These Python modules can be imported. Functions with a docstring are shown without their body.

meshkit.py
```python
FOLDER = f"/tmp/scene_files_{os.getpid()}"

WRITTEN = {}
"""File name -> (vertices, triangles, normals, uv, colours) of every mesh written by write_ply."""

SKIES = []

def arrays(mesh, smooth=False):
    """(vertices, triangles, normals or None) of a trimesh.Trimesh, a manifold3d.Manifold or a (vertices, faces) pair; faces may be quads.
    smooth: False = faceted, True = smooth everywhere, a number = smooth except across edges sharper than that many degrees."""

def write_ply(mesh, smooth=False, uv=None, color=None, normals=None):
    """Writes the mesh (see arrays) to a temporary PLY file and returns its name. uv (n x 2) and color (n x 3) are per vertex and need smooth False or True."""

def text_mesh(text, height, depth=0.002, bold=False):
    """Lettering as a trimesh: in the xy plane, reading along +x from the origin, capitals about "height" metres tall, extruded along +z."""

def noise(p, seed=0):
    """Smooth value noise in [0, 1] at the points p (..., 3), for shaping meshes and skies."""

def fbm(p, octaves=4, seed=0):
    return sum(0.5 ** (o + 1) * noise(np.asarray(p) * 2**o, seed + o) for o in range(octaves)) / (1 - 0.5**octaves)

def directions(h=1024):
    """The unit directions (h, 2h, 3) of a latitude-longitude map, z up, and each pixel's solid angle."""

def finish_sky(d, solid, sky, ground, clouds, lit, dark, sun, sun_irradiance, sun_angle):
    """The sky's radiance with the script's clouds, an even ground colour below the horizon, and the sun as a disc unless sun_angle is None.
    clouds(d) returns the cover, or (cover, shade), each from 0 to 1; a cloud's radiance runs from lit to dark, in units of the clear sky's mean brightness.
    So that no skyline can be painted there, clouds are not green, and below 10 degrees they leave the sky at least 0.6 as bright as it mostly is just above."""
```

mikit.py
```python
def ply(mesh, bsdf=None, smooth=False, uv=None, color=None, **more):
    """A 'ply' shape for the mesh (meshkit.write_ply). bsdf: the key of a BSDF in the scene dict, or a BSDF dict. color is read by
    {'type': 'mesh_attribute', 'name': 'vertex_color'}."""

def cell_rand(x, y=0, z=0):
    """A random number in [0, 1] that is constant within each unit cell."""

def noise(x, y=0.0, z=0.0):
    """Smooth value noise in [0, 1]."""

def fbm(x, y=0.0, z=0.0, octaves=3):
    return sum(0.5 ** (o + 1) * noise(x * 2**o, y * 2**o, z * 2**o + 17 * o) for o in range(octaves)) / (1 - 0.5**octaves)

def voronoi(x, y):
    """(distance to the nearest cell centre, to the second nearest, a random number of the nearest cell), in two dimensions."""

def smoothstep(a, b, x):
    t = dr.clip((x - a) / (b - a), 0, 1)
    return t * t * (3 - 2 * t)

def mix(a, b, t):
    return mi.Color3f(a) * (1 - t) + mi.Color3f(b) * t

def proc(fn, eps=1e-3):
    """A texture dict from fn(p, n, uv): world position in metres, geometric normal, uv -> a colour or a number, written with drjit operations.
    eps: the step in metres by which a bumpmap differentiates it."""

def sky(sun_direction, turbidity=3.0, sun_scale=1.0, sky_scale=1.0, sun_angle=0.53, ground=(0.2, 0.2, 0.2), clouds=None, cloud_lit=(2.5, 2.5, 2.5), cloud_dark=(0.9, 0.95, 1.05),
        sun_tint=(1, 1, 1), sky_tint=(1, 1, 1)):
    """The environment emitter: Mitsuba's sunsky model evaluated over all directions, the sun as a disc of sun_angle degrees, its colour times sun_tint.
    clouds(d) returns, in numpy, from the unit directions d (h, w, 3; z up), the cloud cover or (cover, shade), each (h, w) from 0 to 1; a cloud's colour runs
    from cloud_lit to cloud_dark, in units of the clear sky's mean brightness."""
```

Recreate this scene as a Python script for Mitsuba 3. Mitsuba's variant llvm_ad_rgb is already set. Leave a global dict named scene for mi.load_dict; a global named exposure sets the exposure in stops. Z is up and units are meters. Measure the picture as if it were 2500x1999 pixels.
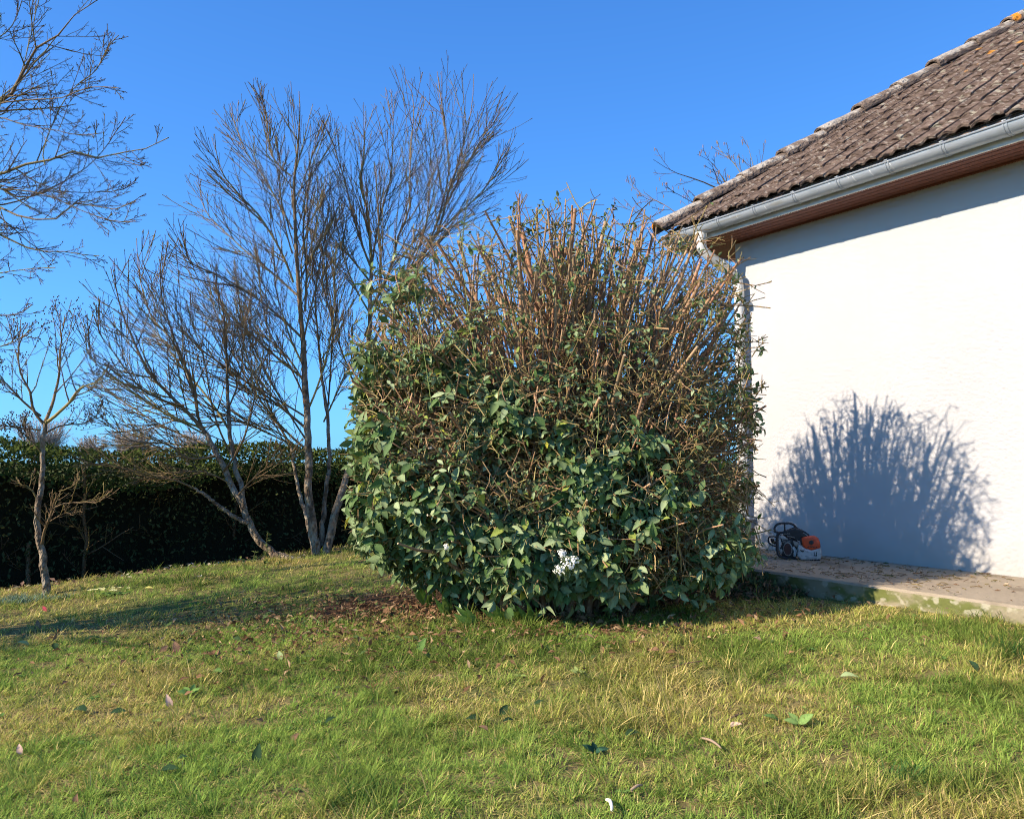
import math
import numpy as np
import trimesh
import mitsuba as mi
import drjit as dr
import mikit
import meshkit
from mikit import proc, noise, fbm, voronoi, smoothstep, mix, cell_rand
from shapely.geometry import Polygon, Point
from shapely import affinity

T = mi.ScalarTransform4f
scene, labels = {}, {}

# ------------------------------------------------------------------ camera, sky, exposure
CAM_Z, PITCH, FOC = 1.0, math.radians(3.75), 2000.0 / 2500.0
scene['camera'] = {'type': 'perspective', 'fov': math.degrees(2 * math.atan(0.5 / FOC)), 'fov_axis': 'x', 'near_clip': 0.05, 'far_clip': 6000.0,
                   'to_world': T().look_at(origin=[0, 0, CAM_Z], target=[0, math.cos(PITCH), CAM_Z + math.sin(PITCH)], up=[0, 0, 1])}
SUN_EL = math.radians(29.8)
SUN_H = np.array([-0.915, -0.403]) / math.hypot(0.915, 0.403)
SUN = [float(SUN_H[0] * math.cos(SUN_EL)), float(SUN_H[1] * math.cos(SUN_EL)), math.sin(SUN_EL)]
scene['sky'] = mikit.sky(SUN, turbidity=2.6, sun_scale=1.55, sky_scale=1.2, ground=(0.10, 0.11, 0.05), sun_tint=(0.95, 1.0, 1.18), sky_tint=(0.50, 1.02, 1.74))
exposure = 2.1

RNG = np.random.default_rng(20240311)
UP = np.array([0, 0, 1.0])


# ------------------------------------------------------------------ helpers
def unit(a):
    a = np.asarray(a, float)
    return a / (np.linalg.norm(a, axis=-1, keepdims=True) + 1e-12)


def at(px, py, Y):
    """The point at distance Y ahead of the camera that the photograph shows at (px, py) of 2500 x 1999."""
    xd, yd = (px - 1250) / 2000.0, (999.5 - py) / 2000.0
    y, z = math.cos(PITCH) - math.sin(PITCH) * yd, math.sin(PITCH) + math.cos(PITCH) * yd
    return np.array([xd / y * Y, Y, CAM_Z + z / y * Y])


def ground_z(x, y):
    x, y = np.asarray(x, float), np.asarray(y, float)
    z = 0.025 + 0.05 * np.clip(x, -7, 6) + 0.012 * np.clip(y, 0, 9.2)
    p = np.stack([x * 0.9, y * 0.9, x * 0], -1)
    z = z + 0.05 * (meshkit.fbm(p, 2, 5) - 0.5) + 0.016 * (meshkit.noise(p * 5.0, 9) - 0.5)
    sl = -((x - 1.92) * 0.8423 + (y - 6.94) * 0.5391) - 1.04
    z = z + 0.012 * np.exp(-np.maximum(sl, 0) / 0.35) * np.clip(x - 0.9, 0, 1)
    d = np.maximum(0, (x + 5.2) * -0.616 + (y - 8.5) * 0.788 + 1.25)          # beyond the lawn's edge it falls away to the hedge
    z = z - 0.28 * (1 - np.exp(-d * 0.9))
    return np.where(np.hypot(x, y) > 60, -0.4, z)


def on_ground(px, py):
    Y = 5.0
    for _ in range(30):
        p = at(px, py, Y)
        g = float(ground_z(p[0], p[1]))
        k = (g - CAM_Z) / (p[2] - CAM_Z)
        Y = 0.5 * Y + 0.5 * Y * k
    return at(px, py, Y)


def numbered(key):
    used = set(scene) | set(labels) | {k.rsplit('__', 1)[0] for k in scene} | {k.split('__')[0] for k in scene}
    if key not in used:
        return key
    i = 1
    while f'{key}_{i:03d}' in used:
        i += 1
    return f'{key}_{i:03d}'


COUNT = {}


def thing(name, label, category, group=None):
    n = COUNT.get(name, 0)
    COUNT[name] = n + 1
    key = name if n == 0 else f'{name}_{n:03d}'
    labels[key] = {'label': label, 'category': category}
    if group:
        labels[key]['group'] = group
    return key


def part(parent, name, shape, label=None, stuff=False):
    full = f'{parent}__{name}' if parent else name
    n = COUNT.get(full, 0)
    COUNT[full] = n + 1
    key = full if n == 0 else f'{full}_{n:03d}'
    scene[key] = shape
    if label or stuff:
        labels[key] = {}
        if label:
            labels[key]['label'] = label
        if stuff:
            labels[key]['kind'] = 'stuff'
    return key


def structure(name, shape):
    scene[name] = shape
    labels[name] = {'kind': 'structure', 'label': name.replace('_', ' '), 'category': name.replace('_', ' ')}


def cat(meshes):
    """Joins (v, f[, c]) tuples."""
    vs, fs, cs, o = [], [], [], 0
    for m in meshes:
        vs.append(m[0]); fs.append(m[1] + o); o += len(m[0])
        if len(m) > 2:
            cs.append(m[2])
    return (np.vstack(vs), np.vstack(fs), np.vstack(cs)) if cs else (np.vstack(vs), np.vstack(fs))


def tubes(P, R, sides=3, color=None, cap=False):
    """Many polylines P (n, k, 3) with radii R (n, k) as tubes. color: (n, 3) or (n, k, 3)."""
    P, R = np.asarray(P, float), np.asarray(R, float)
    n, k = P.shape[:2]
    t = unit(np.gradient(P, axis=1))
    mean = unit(P[:, -1] - P[:, 0])
    ref = np.where(np.abs(mean[:, 2:]) < 0.8, [[0, 0, 1.0]], [[0.6, 0.8, 0.0]])[:, None]
    a = unit(np.cross(t, ref)); b = np.cross(t, a)
    ang = np.arange(sides) * 2 * np.pi / sides
    ring = np.cos(ang)[None, None, :, None] * a[:, :, None] + np.sin(ang)[None, None, :, None] * b[:, :, None]
    v = (P[:, :, None] + R[:, :, None, None] * ring).reshape(-1, 3)
    i, j = np.meshgrid(np.arange(k - 1), np.arange(sides), indexing='ij')
    q = np.stack([i * sides + j, i * sides + (j + 1) % sides, (i + 1) * sides + (j + 1) % sides, (i + 1) * sides + j], -1).reshape(-1, 4)
    f = np.vstack([q[:, [0, 1, 2]], q[:, [0, 2, 3]]])
    if cap:
        c = np.array([[(k - 1) * sides, (k - 1) * sides + m, (k - 1) * sides + m + 1] for m in range(1, sides - 1)])
        f = np.vstack([f, c])
    f = (f[None] + (np.arange(n) * k * sides)[:, None, None]).reshape(-1, 3)
    if color is None:
        return v, f
    c = np.asarray(color, float)
    c = np.broadcast_to(c[:, None] if c.ndim == 2 else c, (n, k, 3))
    return v, f, np.repeat(c.reshape(-1, 3), sides, axis=0)


def resample(P, R, k):
    """A polyline (m, 3), radii (m) as a smooth curve of k points (Catmull-Rom)."""
    P = np.asarray(P, float); R = np.asarray(R, float)
    d = np.concatenate([[0], np.cumsum(np.linalg.norm(np.diff(P, axis=0), axis=1))])
    s = np.linspace(0, d[-1], k)
    from scipy.interpolate import PchipInterpolator
    return PchipInterpolator(d, P)(s), np.interp(s, d, R)


LEAF_T = np.array([0, 0.18, 0.42, 0.68, 0.88, 1.0])
LEAF_W = np.array([0.03, 0.60, 1.0, 0.78, 0.34, 0.0])
SIMPLE_T, SIMPLE_W = np.array([0, 0.45, 1.0]), np.array([0.05, 1.0, 0.0])


def leaves(pos, direction, normal, length, color, ratio=0.5, curl=0.15, fold=0.25, simple=False):
    """Many leaves, their stalk ends at pos, growing along direction, facing normal; (v, f, c) with the leaves' vertices in order."""
    tt, ww = (SIMPLE_T, SIMPLE_W) if simple else (LEAF_T, LEAF_W)
    n = len(pos)
    d = unit(direction); s = unit(np.cross(d, normal)); u = np.cross(s, d)
    L = np.broadcast_to(length, n)[:, None, None]
    curl = np.broadcast_to(curl, n)[:, None, None]; fold = np.broadcast_to(fold, n)[:, None, None]; ratio = np.broadcast_to(ratio, n)[:, None, None]
    w = ww[None, :, None] * ratio * 0.5
    mid = pos[:, None] + L * (tt[None, :, None] * d[:, None] - curl * tt[None, :, None] ** 2 * u[:, None])
    lift = L * w * fold * u[:, None]
    left = mid + L * w * s[:, None] + lift
    right = mid - L * w * s[:, None] + lift
    k = len(tt)
    v = np.stack([left, mid, right], 2).reshape(-1, 3)
    f = []
    for i in range(k - 1):
        for a in (0, 1):
            p, q, r, t = i * 3 + a, i * 3 + a + 1, (i + 1) * 3 + a + 1, (i + 1) * 3 + a
            f.append([p, q, r])
            if i < k - 2:
                f.append([p, r, t])
    f = (np.array(f)[None] + (np.arange(n) * k * 3)[:, None, None]).reshape(-1, 3)
    c = np.repeat(np.broadcast_to(color, (n, 3)), k * 3, axis=0).reshape(n, k, 3, 3).copy()
    c[:, :, 1] *= 1.25                                              # the paler midrib
    return v, f, c.reshape(-1, 3)


def sprout(P, R, per, s0, s1, angle, length, bend, k, rng, taper=0.55, tip=0.35, rmin=0.002, wob=0.05, side_bias=None):
    """Side shoots of the limbs P (n, m, 3): their curves (n * per, k, 3) and radii."""
    n, m = P.shape[:2]
    s = (s0 + (s1 - s0) * (np.arange(per)[None] + rng.random((n, per))) / per).reshape(-1)
    i = np.repeat(np.arange(n), per)
    x = s * (m - 1); a = np.minimum(x.astype(int), m - 2); fr = (x - a)[:, None]
    start = P[i, a] * (1 - fr) + P[i, a + 1] * fr
    tan = unit(P[i, a + 1] - P[i, a])
    r0 = (R[i, a] * (1 - fr[:, 0]) + R[i, a + 1] * fr[:, 0]) * taper
    total = np.linalg.norm(np.diff(P, axis=1), axis=2).sum(1)[i]
    perp = rng.normal(size=(len(i), 3)); perp -= (perp * tan).sum(1, keepdims=True) * tan
    if side_bias is not None:
        perp = unit(perp) + side_bias
        perp -= (perp * tan).sum(1, keepdims=True) * tan
    ang = np.radians(rng.uniform(*angle, len(i)))[:, None]
    d = tan * np.cos(ang) + unit(perp) * np.sin(ang)
    L = (total * rng.uniform(*length, len(i)) * (1.10 - 0.74 * s))
    L = np.minimum(L, total * (1 - s) * 0.8 + 0.05 + 0.015 * total)[:, None, None]
    q = np.linspace(0, 1, k)[None, :, None]
    C = start[:, None] + L * (q * d[:, None] + q ** 2 * bend * UP)
    w = rng.normal(size=(len(i), k, 3)) * wob * L
    w[:, 0] = 0
    C = C + np.cumsum(w, axis=1) * 0.5
    rr = np.maximum(r0[:, None] * (1 - (1 - tip) * q[:, :, 0]), rmin)
    return C, rr


def tri_poly(ring):
    """Triangles of a closed ring (n, 2), as indices into it."""
    v, f = trimesh.creation.triangulate_polygon(Polygon(ring), engine='earcut')
    near = np.argmin(((np.asarray(v)[:, None, :2] - np.asarray(ring)[None]) ** 2).sum(-1), 1)
    return near[np.asarray(f)]


def prism(poly, depth, bevel=0.003, steps=2):
    """A polygon extruded along +z by depth with rounded rims."""
    poly = poly.buffer(0)
    layers = []
    for i in range(steps + 1):
        a = math.pi / 2 * i / steps
        layers.append((bevel * (1 - math.sin(a)), bevel * (1 - math.cos(a))))
    seq = [(o, z) for o, z in layers] + [(o, depth - z) for o, z in reversed(layers)]
    ring = np.array(poly.exterior.simplify(1e-5).coords)[:-1]
    if Polygon(ring).exterior.is_ccw is False:
        ring = ring[::-1]
    t = unit(np.roll(ring, -1, 0) - ring); tp = np.roll(t, 1, 0)
    nrm = unit(np.stack([-(t[:, 1] + tp[:, 1]), t[:, 0] + tp[:, 0]], 1))       # inwards
    V, n = [], len(ring)
    for o, z in seq:
        V.append(np.hstack([ring + nrm * o, np.full((n, 1), z)]))
    v = np.vstack(V); F = []
    for L in range(len(seq) - 1):
        for i in range(n):
            j = (i + 1) % n
            F += [[L * n + i, L * n + j, (L + 1) * n + j], [L * n + i, (L + 1) * n + j, (L + 1) * n + i]]
    cap = tri_poly(ring)
    F += [[a, c, b] for a, b, c in cap] + [[(len(seq) - 1) * n + a, (len(seq) - 1) * n + b, (len(seq) - 1) * n + c] for a, b, c in cap]
    m = trimesh.Trimesh(v, np.array(F), process=False)
    trimesh.repair.fix_normals(m)
    return m


def box(size, center, R=None, bevel=0.0):
    m = trimesh.creation.box(size) if not bevel else prism(Polygon([(-size[0] / 2, -size[1] / 2), (size[0] / 2, -size[1] / 2), (size[0] / 2, size[1] / 2), (-size[0] / 2, size[1] / 2)]), size[2], bevel)
    if bevel:
        m.apply_translation([0, 0, -size[2] / 2])
    m.apply_translation(center)
    if R is not None:
        m.apply_transform(R)
    return m


def sweep(points, r, sides=10, k=None, closed=False):
    P = np.asarray(points, float)
    R = np.full(len(P), r) if np.isscalar(r) else np.asarray(r, float)
    if k:
        P, R = resample(P, R, k)
    v, f = tubes(P[None], R[None], sides)
    n = len(P)
    caps = [[0, i + 1, i] for i in range(1, sides - 1)] + [[(n - 1) * sides, (n - 1) * sides + i, (n - 1) * sides + i + 1] for i in range(1, sides - 1)]
    m = trimesh.Trimesh(v, np.vstack([f, caps]), process=False)
    return m


# ------------------------------------------------------------------ materials
def rgb(*c):
    return {'type': 'rgb', 'value': list(c)}


VC = {'type': 'mesh_attribute', 'name': 'vertex_color'}


def two(b):
    return {'type': 'twosided', 'bsdf': b}


def rough_wall(p):
    return fbm(p.x * 62 + 3.1 * p.z, p.y * 62 + 2.3 * p.z, p.z * 60 + 5.0 * p.x, 3)


def wall_color(p, n, uv):
    t = fbm(p.x * 1.3, p.y * 1.3, p.z * 0.6, 3)
    low = smoothstep(0.62, 0.30, p.z + 0.25 * (fbm(p.x * 6, p.y * 6, p.z * 6) - 0.5))
    streak = smoothstep(0.62, 0.8, fbm(p.x * 9 - p.y * 6, p.z * 0.5, 0)) * 0.05
    c = mix((0.46, 0.467, 0.473), (0.40, 0.407, 0.41), t)
    return mix(c, (0.37, 0.355, 0.31), low * 0.55 + streak)


scene['mat_wall'] = {'type': 'bumpmap', 'arbitrary': proc(lambda p, n, uv: rough_wall(p), 2e-3), 'scale': 0.006,
                     'bsdf': {'type': 'principled', 'base_color': proc(wall_color), 'roughness': 0.9, 'specular': 0.2}}
scene['mat_wall'] = two(scene['mat_wall'])


def tile_color(p, n, uv):
    a = fbm(p.x * 26, p.y * 26, p.z * 26, 3)
    big = fbm(p.x * 3.1, p.y * 3.1, p.z * 3.1, 2)
    c = mix((0.080, 0.058, 0.046), (0.185, 0.14, 0.112), smoothstep(0.3, 0.75, a) * 0.8 + 0.2 * big)
    d1, d2, w = voronoi(p.x * 30 + p.z * 9, p.y * 30 - p.z * 21)
    spot = smoothstep(0.36, 0.24, d1) * dr.select(w > 0.66, 1.0, 0.0)
    c = mix(c, (0.33, 0.30, 0.255), spot * 0.5)
    d1, d2, w = voronoi(p.x * 9 + p.z * 3, p.y * 9 - p.z * 5)
    pale = smoothstep(0.30, 0.16, d1 + 0.25 * (a - 0.5)) * dr.select(w > 0.86, 1.0, 0.0)
    c = mix(c, (0.40, 0.38, 0.30), pale * 0.6)
    d1, d2, w = voronoi(p.x * 4.5 - p.z * 2 + 3.3, p.y * 4.5 + p.z * 3.7)
    orange = smoothstep(0.20, 0.13, d1 + 0.2 * (a - 0.5)) * dr.select(w > 0.93, 1.0, 0.0)
    return mix(c, (0.50, 0.24, 0.05), orange * 0.85)


def verge_color(p, n, uv):
    a = fbm(p.x * 30, p.y * 30, p.z * 30, 3)
    c = mix((0.10, 0.075, 0.06), (0.22, 0.175, 0.14), a)
    top = smoothstep(0.10, 0.55, n.z) * smoothstep(0.35, 0.62, fbm(p.x * 14 + 4, p.y * 14, p.z * 14, 3))
    c = mix(c, (0.50, 0.48, 0.42), top * 0.6)
    d1, d2, w = voronoi(p.x * 4 + 1.7, p.y * 4 - p.z * 3)
    orange = smoothstep(0.22, 0.12, d1 + 0.2 * (a - 0.5)) * dr.select(w > 0.72, 1.0, 0.0)
    return mix(c, (0.62, 0.25, 0.04), orange)


def tile_bump(p, n, uv):
    return fbm(p.x * 45, p.y * 45, p.z * 45, 3)


scene['mat_tile'] = two({'type': 'bumpmap', 'arbitrary': proc(tile_bump, 2e-3), 'scale': 0.03, 'bsdf': {'type': 'diffuse', 'reflectance': proc(tile_color)}})
scene['mat_verge'] = two({'type': 'bumpmap', 'arbitrary': proc(tile_bump, 2e-3), 'scale': 0.025, 'bsdf': {'type': 'diffuse', 'reflectance': proc(verge_color)}})


def zinc(p, n, uv):
    a = fbm(p.x * 14, p.y * 14, p.z * 30, 3)
    d1, d2, w = voronoi(p.x * 38 + p.z * 30, p.y * 38)
    dot = smoothstep(0.14, 0.08, d1) * dr.select(w > 0.8, 1.0, 0.0)
    return mix(mix(mix((0.22, 0.26, 0.295), (0.32, 0.355, 0.385), a), (0.20, 0.20, 0.17), smoothstep(0.55, 0.75, fbm(p.x * 6, p.y * 6, p.z * 60, 3)) * 0.6), (0.7, 0.7, 0.68), dot * 0.7)


scene['mat_zinc'] = two({'type': 'principled', 'base_color': proc(zinc), 'roughness': 0.34, 'specular': 0.6, 'metallic': 0.15})
scene['mat_pipe'] = two({'type': 'principled', 'base_color': proc(lambda p, n, uv: mix((0.62, 0.63, 0.60), (0.50, 0.50, 0.45), fbm(p.x * 20, p.y * 20, p.z * 9, 3))), 'roughness': 0.32, 'specular': 0.5})
scene['mat_fascia'] = two({'type': 'principled', 'base_color': proc(lambda p, n, uv: mix((0.62, 0.62, 0.60), (0.42, 0.43, 0.40), smoothstep(0.5, 0.8, fbm(p.x * 5, p.y * 5, p.z * 22, 4)))), 'roughness': 0.55})


def soffit_wood(p, n, uv):
    g = fbm((p.x * 0.842 + p.y * 0.539) * 70, (p.x * 0.539 - p.y * 0.842) * 2.2, p.z * 8, 3)
    return mix((0.085, 0.028, 0.017), (0.21, 0.075, 0.042), g)


scene['mat_soffit'] = two({'type': 'principled', 'base_color': proc(soffit_wood), 'roughness': 0.5})


def concrete(p, n, uv):
    a = fbm(p.x * 3, p.y * 3, p.z * 3, 4)
    b = fbm(p.x * 60, p.y * 60, p.z * 60, 2)
    c = mix(mix((0.25, 0.21, 0.155), (0.39, 0.335, 0.25), a * 0.65 + b * 0.35), (0.13, 0.10, 0.07), smoothstep(0.52, 0.75, fbm(p.x * 5 + 1, p.y * 5, 3, 4)) * 0.5)
    side = smoothstep(0.8, 0.4, n.z)
    moss = smoothstep(0.38, 0.66, fbm(p.x * 9 + 3, p.y * 9, p.z * 12, 4))
    pale = smoothstep(0.55, 0.72, fbm(p.x * 22, p.y * 22, p.z * 26, 3))
    s = mix(mix((0.26, 0.23, 0.155), (0.125, 0.14, 0.045), moss), (0.48, 0.45, 0.35), pale * 0.55)
    return mix(c, s, side)


scene['mat_concrete'] = two({'type': 'bumpmap', 'arbitrary': proc(lambda p, n, uv: fbm(p.x * 50, p.y * 50, p.z * 50, 3), 2e-3), 'scale': 0.006,
                             'bsdf': {'type': 'diffuse', 'reflectance': proc(concrete)}})


def soil(p, n, uv):
    a = fbm(p.x * 2.2, p.y * 2.2, 0, 3)
    b = fbm(p.x * 45, p.y * 45, 0, 3)
    c = mix((0.12, 0.095, 0.045), (0.24, 0.20, 0.085), b)
    c = mix(c, (0.12, 0.13, 0.045), smoothstep(0.4, 0.65, a))
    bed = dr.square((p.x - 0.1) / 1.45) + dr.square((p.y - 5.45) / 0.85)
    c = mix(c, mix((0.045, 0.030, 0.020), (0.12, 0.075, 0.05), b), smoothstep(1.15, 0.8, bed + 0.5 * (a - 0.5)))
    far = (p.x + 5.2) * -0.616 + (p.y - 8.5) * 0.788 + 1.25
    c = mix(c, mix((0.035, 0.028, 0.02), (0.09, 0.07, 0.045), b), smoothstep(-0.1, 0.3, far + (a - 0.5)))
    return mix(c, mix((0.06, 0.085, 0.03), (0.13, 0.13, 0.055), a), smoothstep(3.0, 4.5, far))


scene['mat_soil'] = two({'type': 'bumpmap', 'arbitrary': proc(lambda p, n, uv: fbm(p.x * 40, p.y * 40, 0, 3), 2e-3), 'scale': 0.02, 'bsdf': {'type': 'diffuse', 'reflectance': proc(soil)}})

scene['mat_grass'] = {'type': 'principledthin', 'base_color': VC, 'roughness': 0.45, 'diff_trans': 0.75, 'eta': 1.4}
scene['mat_leaf'] = {'type': 'principledthin', 'base_color': VC, 'roughness': 0.27, 'diff_trans': 0.30, 'eta': 1.6}
scene['mat_dry'] = {'type': 'principledthin', 'base_color': VC, 'roughness': 0.7, 'diff_trans': 0.3, 'eta': 1.3}
scene['mat_twig'] = two({'type': 'principled', 'base_color': VC, 'roughness': 0.7, 'specular': 0.3})


def bark(p, n, uv):
    a = fbm(p.x * 22, p.y * 22, p.z * 9, 3)
    b = fbm(p.x * 55 + 7, p.y * 55, p.z * 40, 3)
    c = mix((0.09, 0.068, 0.048), (0.36, 0.285, 0.195), smoothstep(0.3, 0.7, a * 0.6 + b * 0.4))
    lichen = smoothstep(0.55, 0.68, fbm(p.x * 13 + 2, p.y * 13, p.z * 10, 3))
    c = mix(c, (0.33, 0.32, 0.25), lichen * 0.6)
    return mix(c, (0.30, 0.16, 0.09), smoothstep(0.62, 0.72, fbm(p.x * 9, p.y * 9 + 5, p.z * 6, 3)) * 0.5)


scene['mat_bark'] = two({'type': 'bumpmap', 'arbitrary': proc(lambda p, n, uv: fbm(p.x * 40, p.y * 40, p.z * 16, 3), 2e-3), 'scale': 0.05,
                         'bsdf': {'type': 'diffuse', 'reflectance': proc(bark)}})
scene['mat_shade_core'] = two({'type': 'diffuse', 'reflectance': rgb(0.018, 0.02, 0.012)})  # near black: the shade inside the hedge is put into this colour
scene['mat_orange'] = two({'type': 'principled', 'base_color': proc(lambda p, n, uv: mix((0.70, 0.075, 0.010), (0.52, 0.065, 0.015), fbm(p.x * 60, p.y * 60, p.z * 60, 3))), 'roughness': 0.38})
scene['mat_saw_grey'] = two({'type': 'principled', 'base_color': proc(lambda p, n, uv: mix((0.42, 0.43, 0.41), (0.27, 0.27, 0.25), smoothstep(0.45, 0.75, fbm(p.x * 40, p.y * 40, p.z * 60, 3)))), 'roughness': 0.4})
scene['mat_black'] = two({'type': 'principled', 'base_color': rgb(0.02, 0.02, 0.021), 'roughness': 0.45})
scene['mat_steel'] = two({'type': 'principled', 'base_color': proc(lambda p, n, uv: mix((0.45, 0.44, 0.42), (0.2, 0.19, 0.18), fbm(p.x * 90, p.y * 90, p.z * 90, 2))), 'roughness': 0.35, 'metallic': 0.7})
scene['mat_maroon'] = two({'type': 'principled', 'base_color': rgb(0.055, 0.018, 0.013), 'roughness': 0.5})

# ------------------------------------------------------------------ ground
gx = np.unique(np.concatenate([np.linspace(-7, 5, 161), -7 - np.geomspace(0.3, 3000, 26), 5 + np.geomspace(0.3, 3000, 26)]))
gy = np.unique(np.concatenate([np.linspace(-1, 12, 174), 12 + np.geomspace(0.3, 4000, 28), -1 - np.geomspace(0.3, 400, 12)]))
GX, GY = np.meshgrid(gx, gy)
gv = np.stack([GX, GY, ground_z(GX, GY)], -1).reshape(-1, 3)
ny, nx = GX.shape
ii, jj = np.meshgrid(np.arange(ny - 1), np.arange(nx - 1), indexing='ij')
q = np.stack([ii * nx + jj, ii * nx + jj + 1, (ii + 1) * nx + jj + 1, (ii + 1) * nx + jj], -1).reshape(-1, 4)
structure('ground', mikit.ply((gv, q), 'mat_soil', smooth=True))

# ------------------------------------------------------------------ house frame: u along the wall towards the camera's right, n into the house
C0 = np.array([1.92, 6.94, 0.0])
U = np.array([0.539, -0.842, 0.0]); U /= np.linalg.norm(U)
N = np.array([-U[1], U[0], 0.0])                       # (0.842, 0.539)
SLAB_Z, SOFFIT_Z = 0.30, 2.89
M = np.eye(4); M[:3, 0], M[:3, 1], M[:3, 2], M[:3, 3] = U, N, UP, C0


def H(u, n, z):
    return C0 + np.multiply.outer(np.asarray(u, float), U) + np.multiply.outer(np.asarray(n, float), N) + np.multiply.outer(np.asarray(z, float), UP)


def hbox(u0, u1, n0, n1, z0, z1, bevel=0.0):
    return box([u1 - u0, n1 - n0, z1 - z0], [(u0 + u1) / 2, (n0 + n1) / 2, (z0 + z1) / 2], M, bevel)


# terrace: a concrete slab round the corner of the house, its front edge worn
EDGE = 1.04
tu = np.linspace(-1.5, 6.5, 130)
prof = []
for i, a in enumerate(tu):
    w = meshkit.fbm(np.array([a * 3.1, 0.3, 0.7]), 3, 3) - 0.5
    w2 = meshkit.noise(np.array([a * 14, 3.3, 0.7]), 4) - 0.5
    e = -EDGE + 0.03 * w + 0.008 * w2
    prof.append([H(a, e + 0.01, -0.15), H(a, e - 0.004, SLAB_Z - 0.07), H(a, e, SLAB_Z - 0.016), H(a, e + 0.014, SLAB_Z - 0.002 + 0.006 * w2), H(a, e + 0.12, SLAB_Z), H(a, -0.6, SLAB_Z + 0.002), H(a, 0.0, SLAB_Z + 0.004), H(a, 1.6, SLAB_Z)])
prof = np.array(prof); m_, k_ = prof.shape[:2]
ii, jj = np.meshgrid(np.arange(m_ - 1), np.arange(k_ - 1), indexing='ij')
q = np.stack([ii * k_ + jj, (ii + 1) * k_ + jj, (ii + 1) * k_ + jj + 1, ii * k_ + jj + 1], -1).reshape(-1, 4)
left_cap = prof[0]; cap = np.vstack([left_cap, H(-1.5, 1.6, -0.15)[None]])
cf = np.array([[0, i, i + 1] for i in range(1, len(cap) - 1)])
tm = cat([(prof.reshape(-1, 3), np.vstack([q[:, [0, 1, 2]], q[:, [0, 2, 3]]])), (cap, cf)])
structure('terrace', mikit.ply(tm, 'mat_concrete', smooth=35))

house = thing('house', 'white rendered house with a brown tiled roof and grey gutter beside the pruned shrub', 'house')
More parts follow.
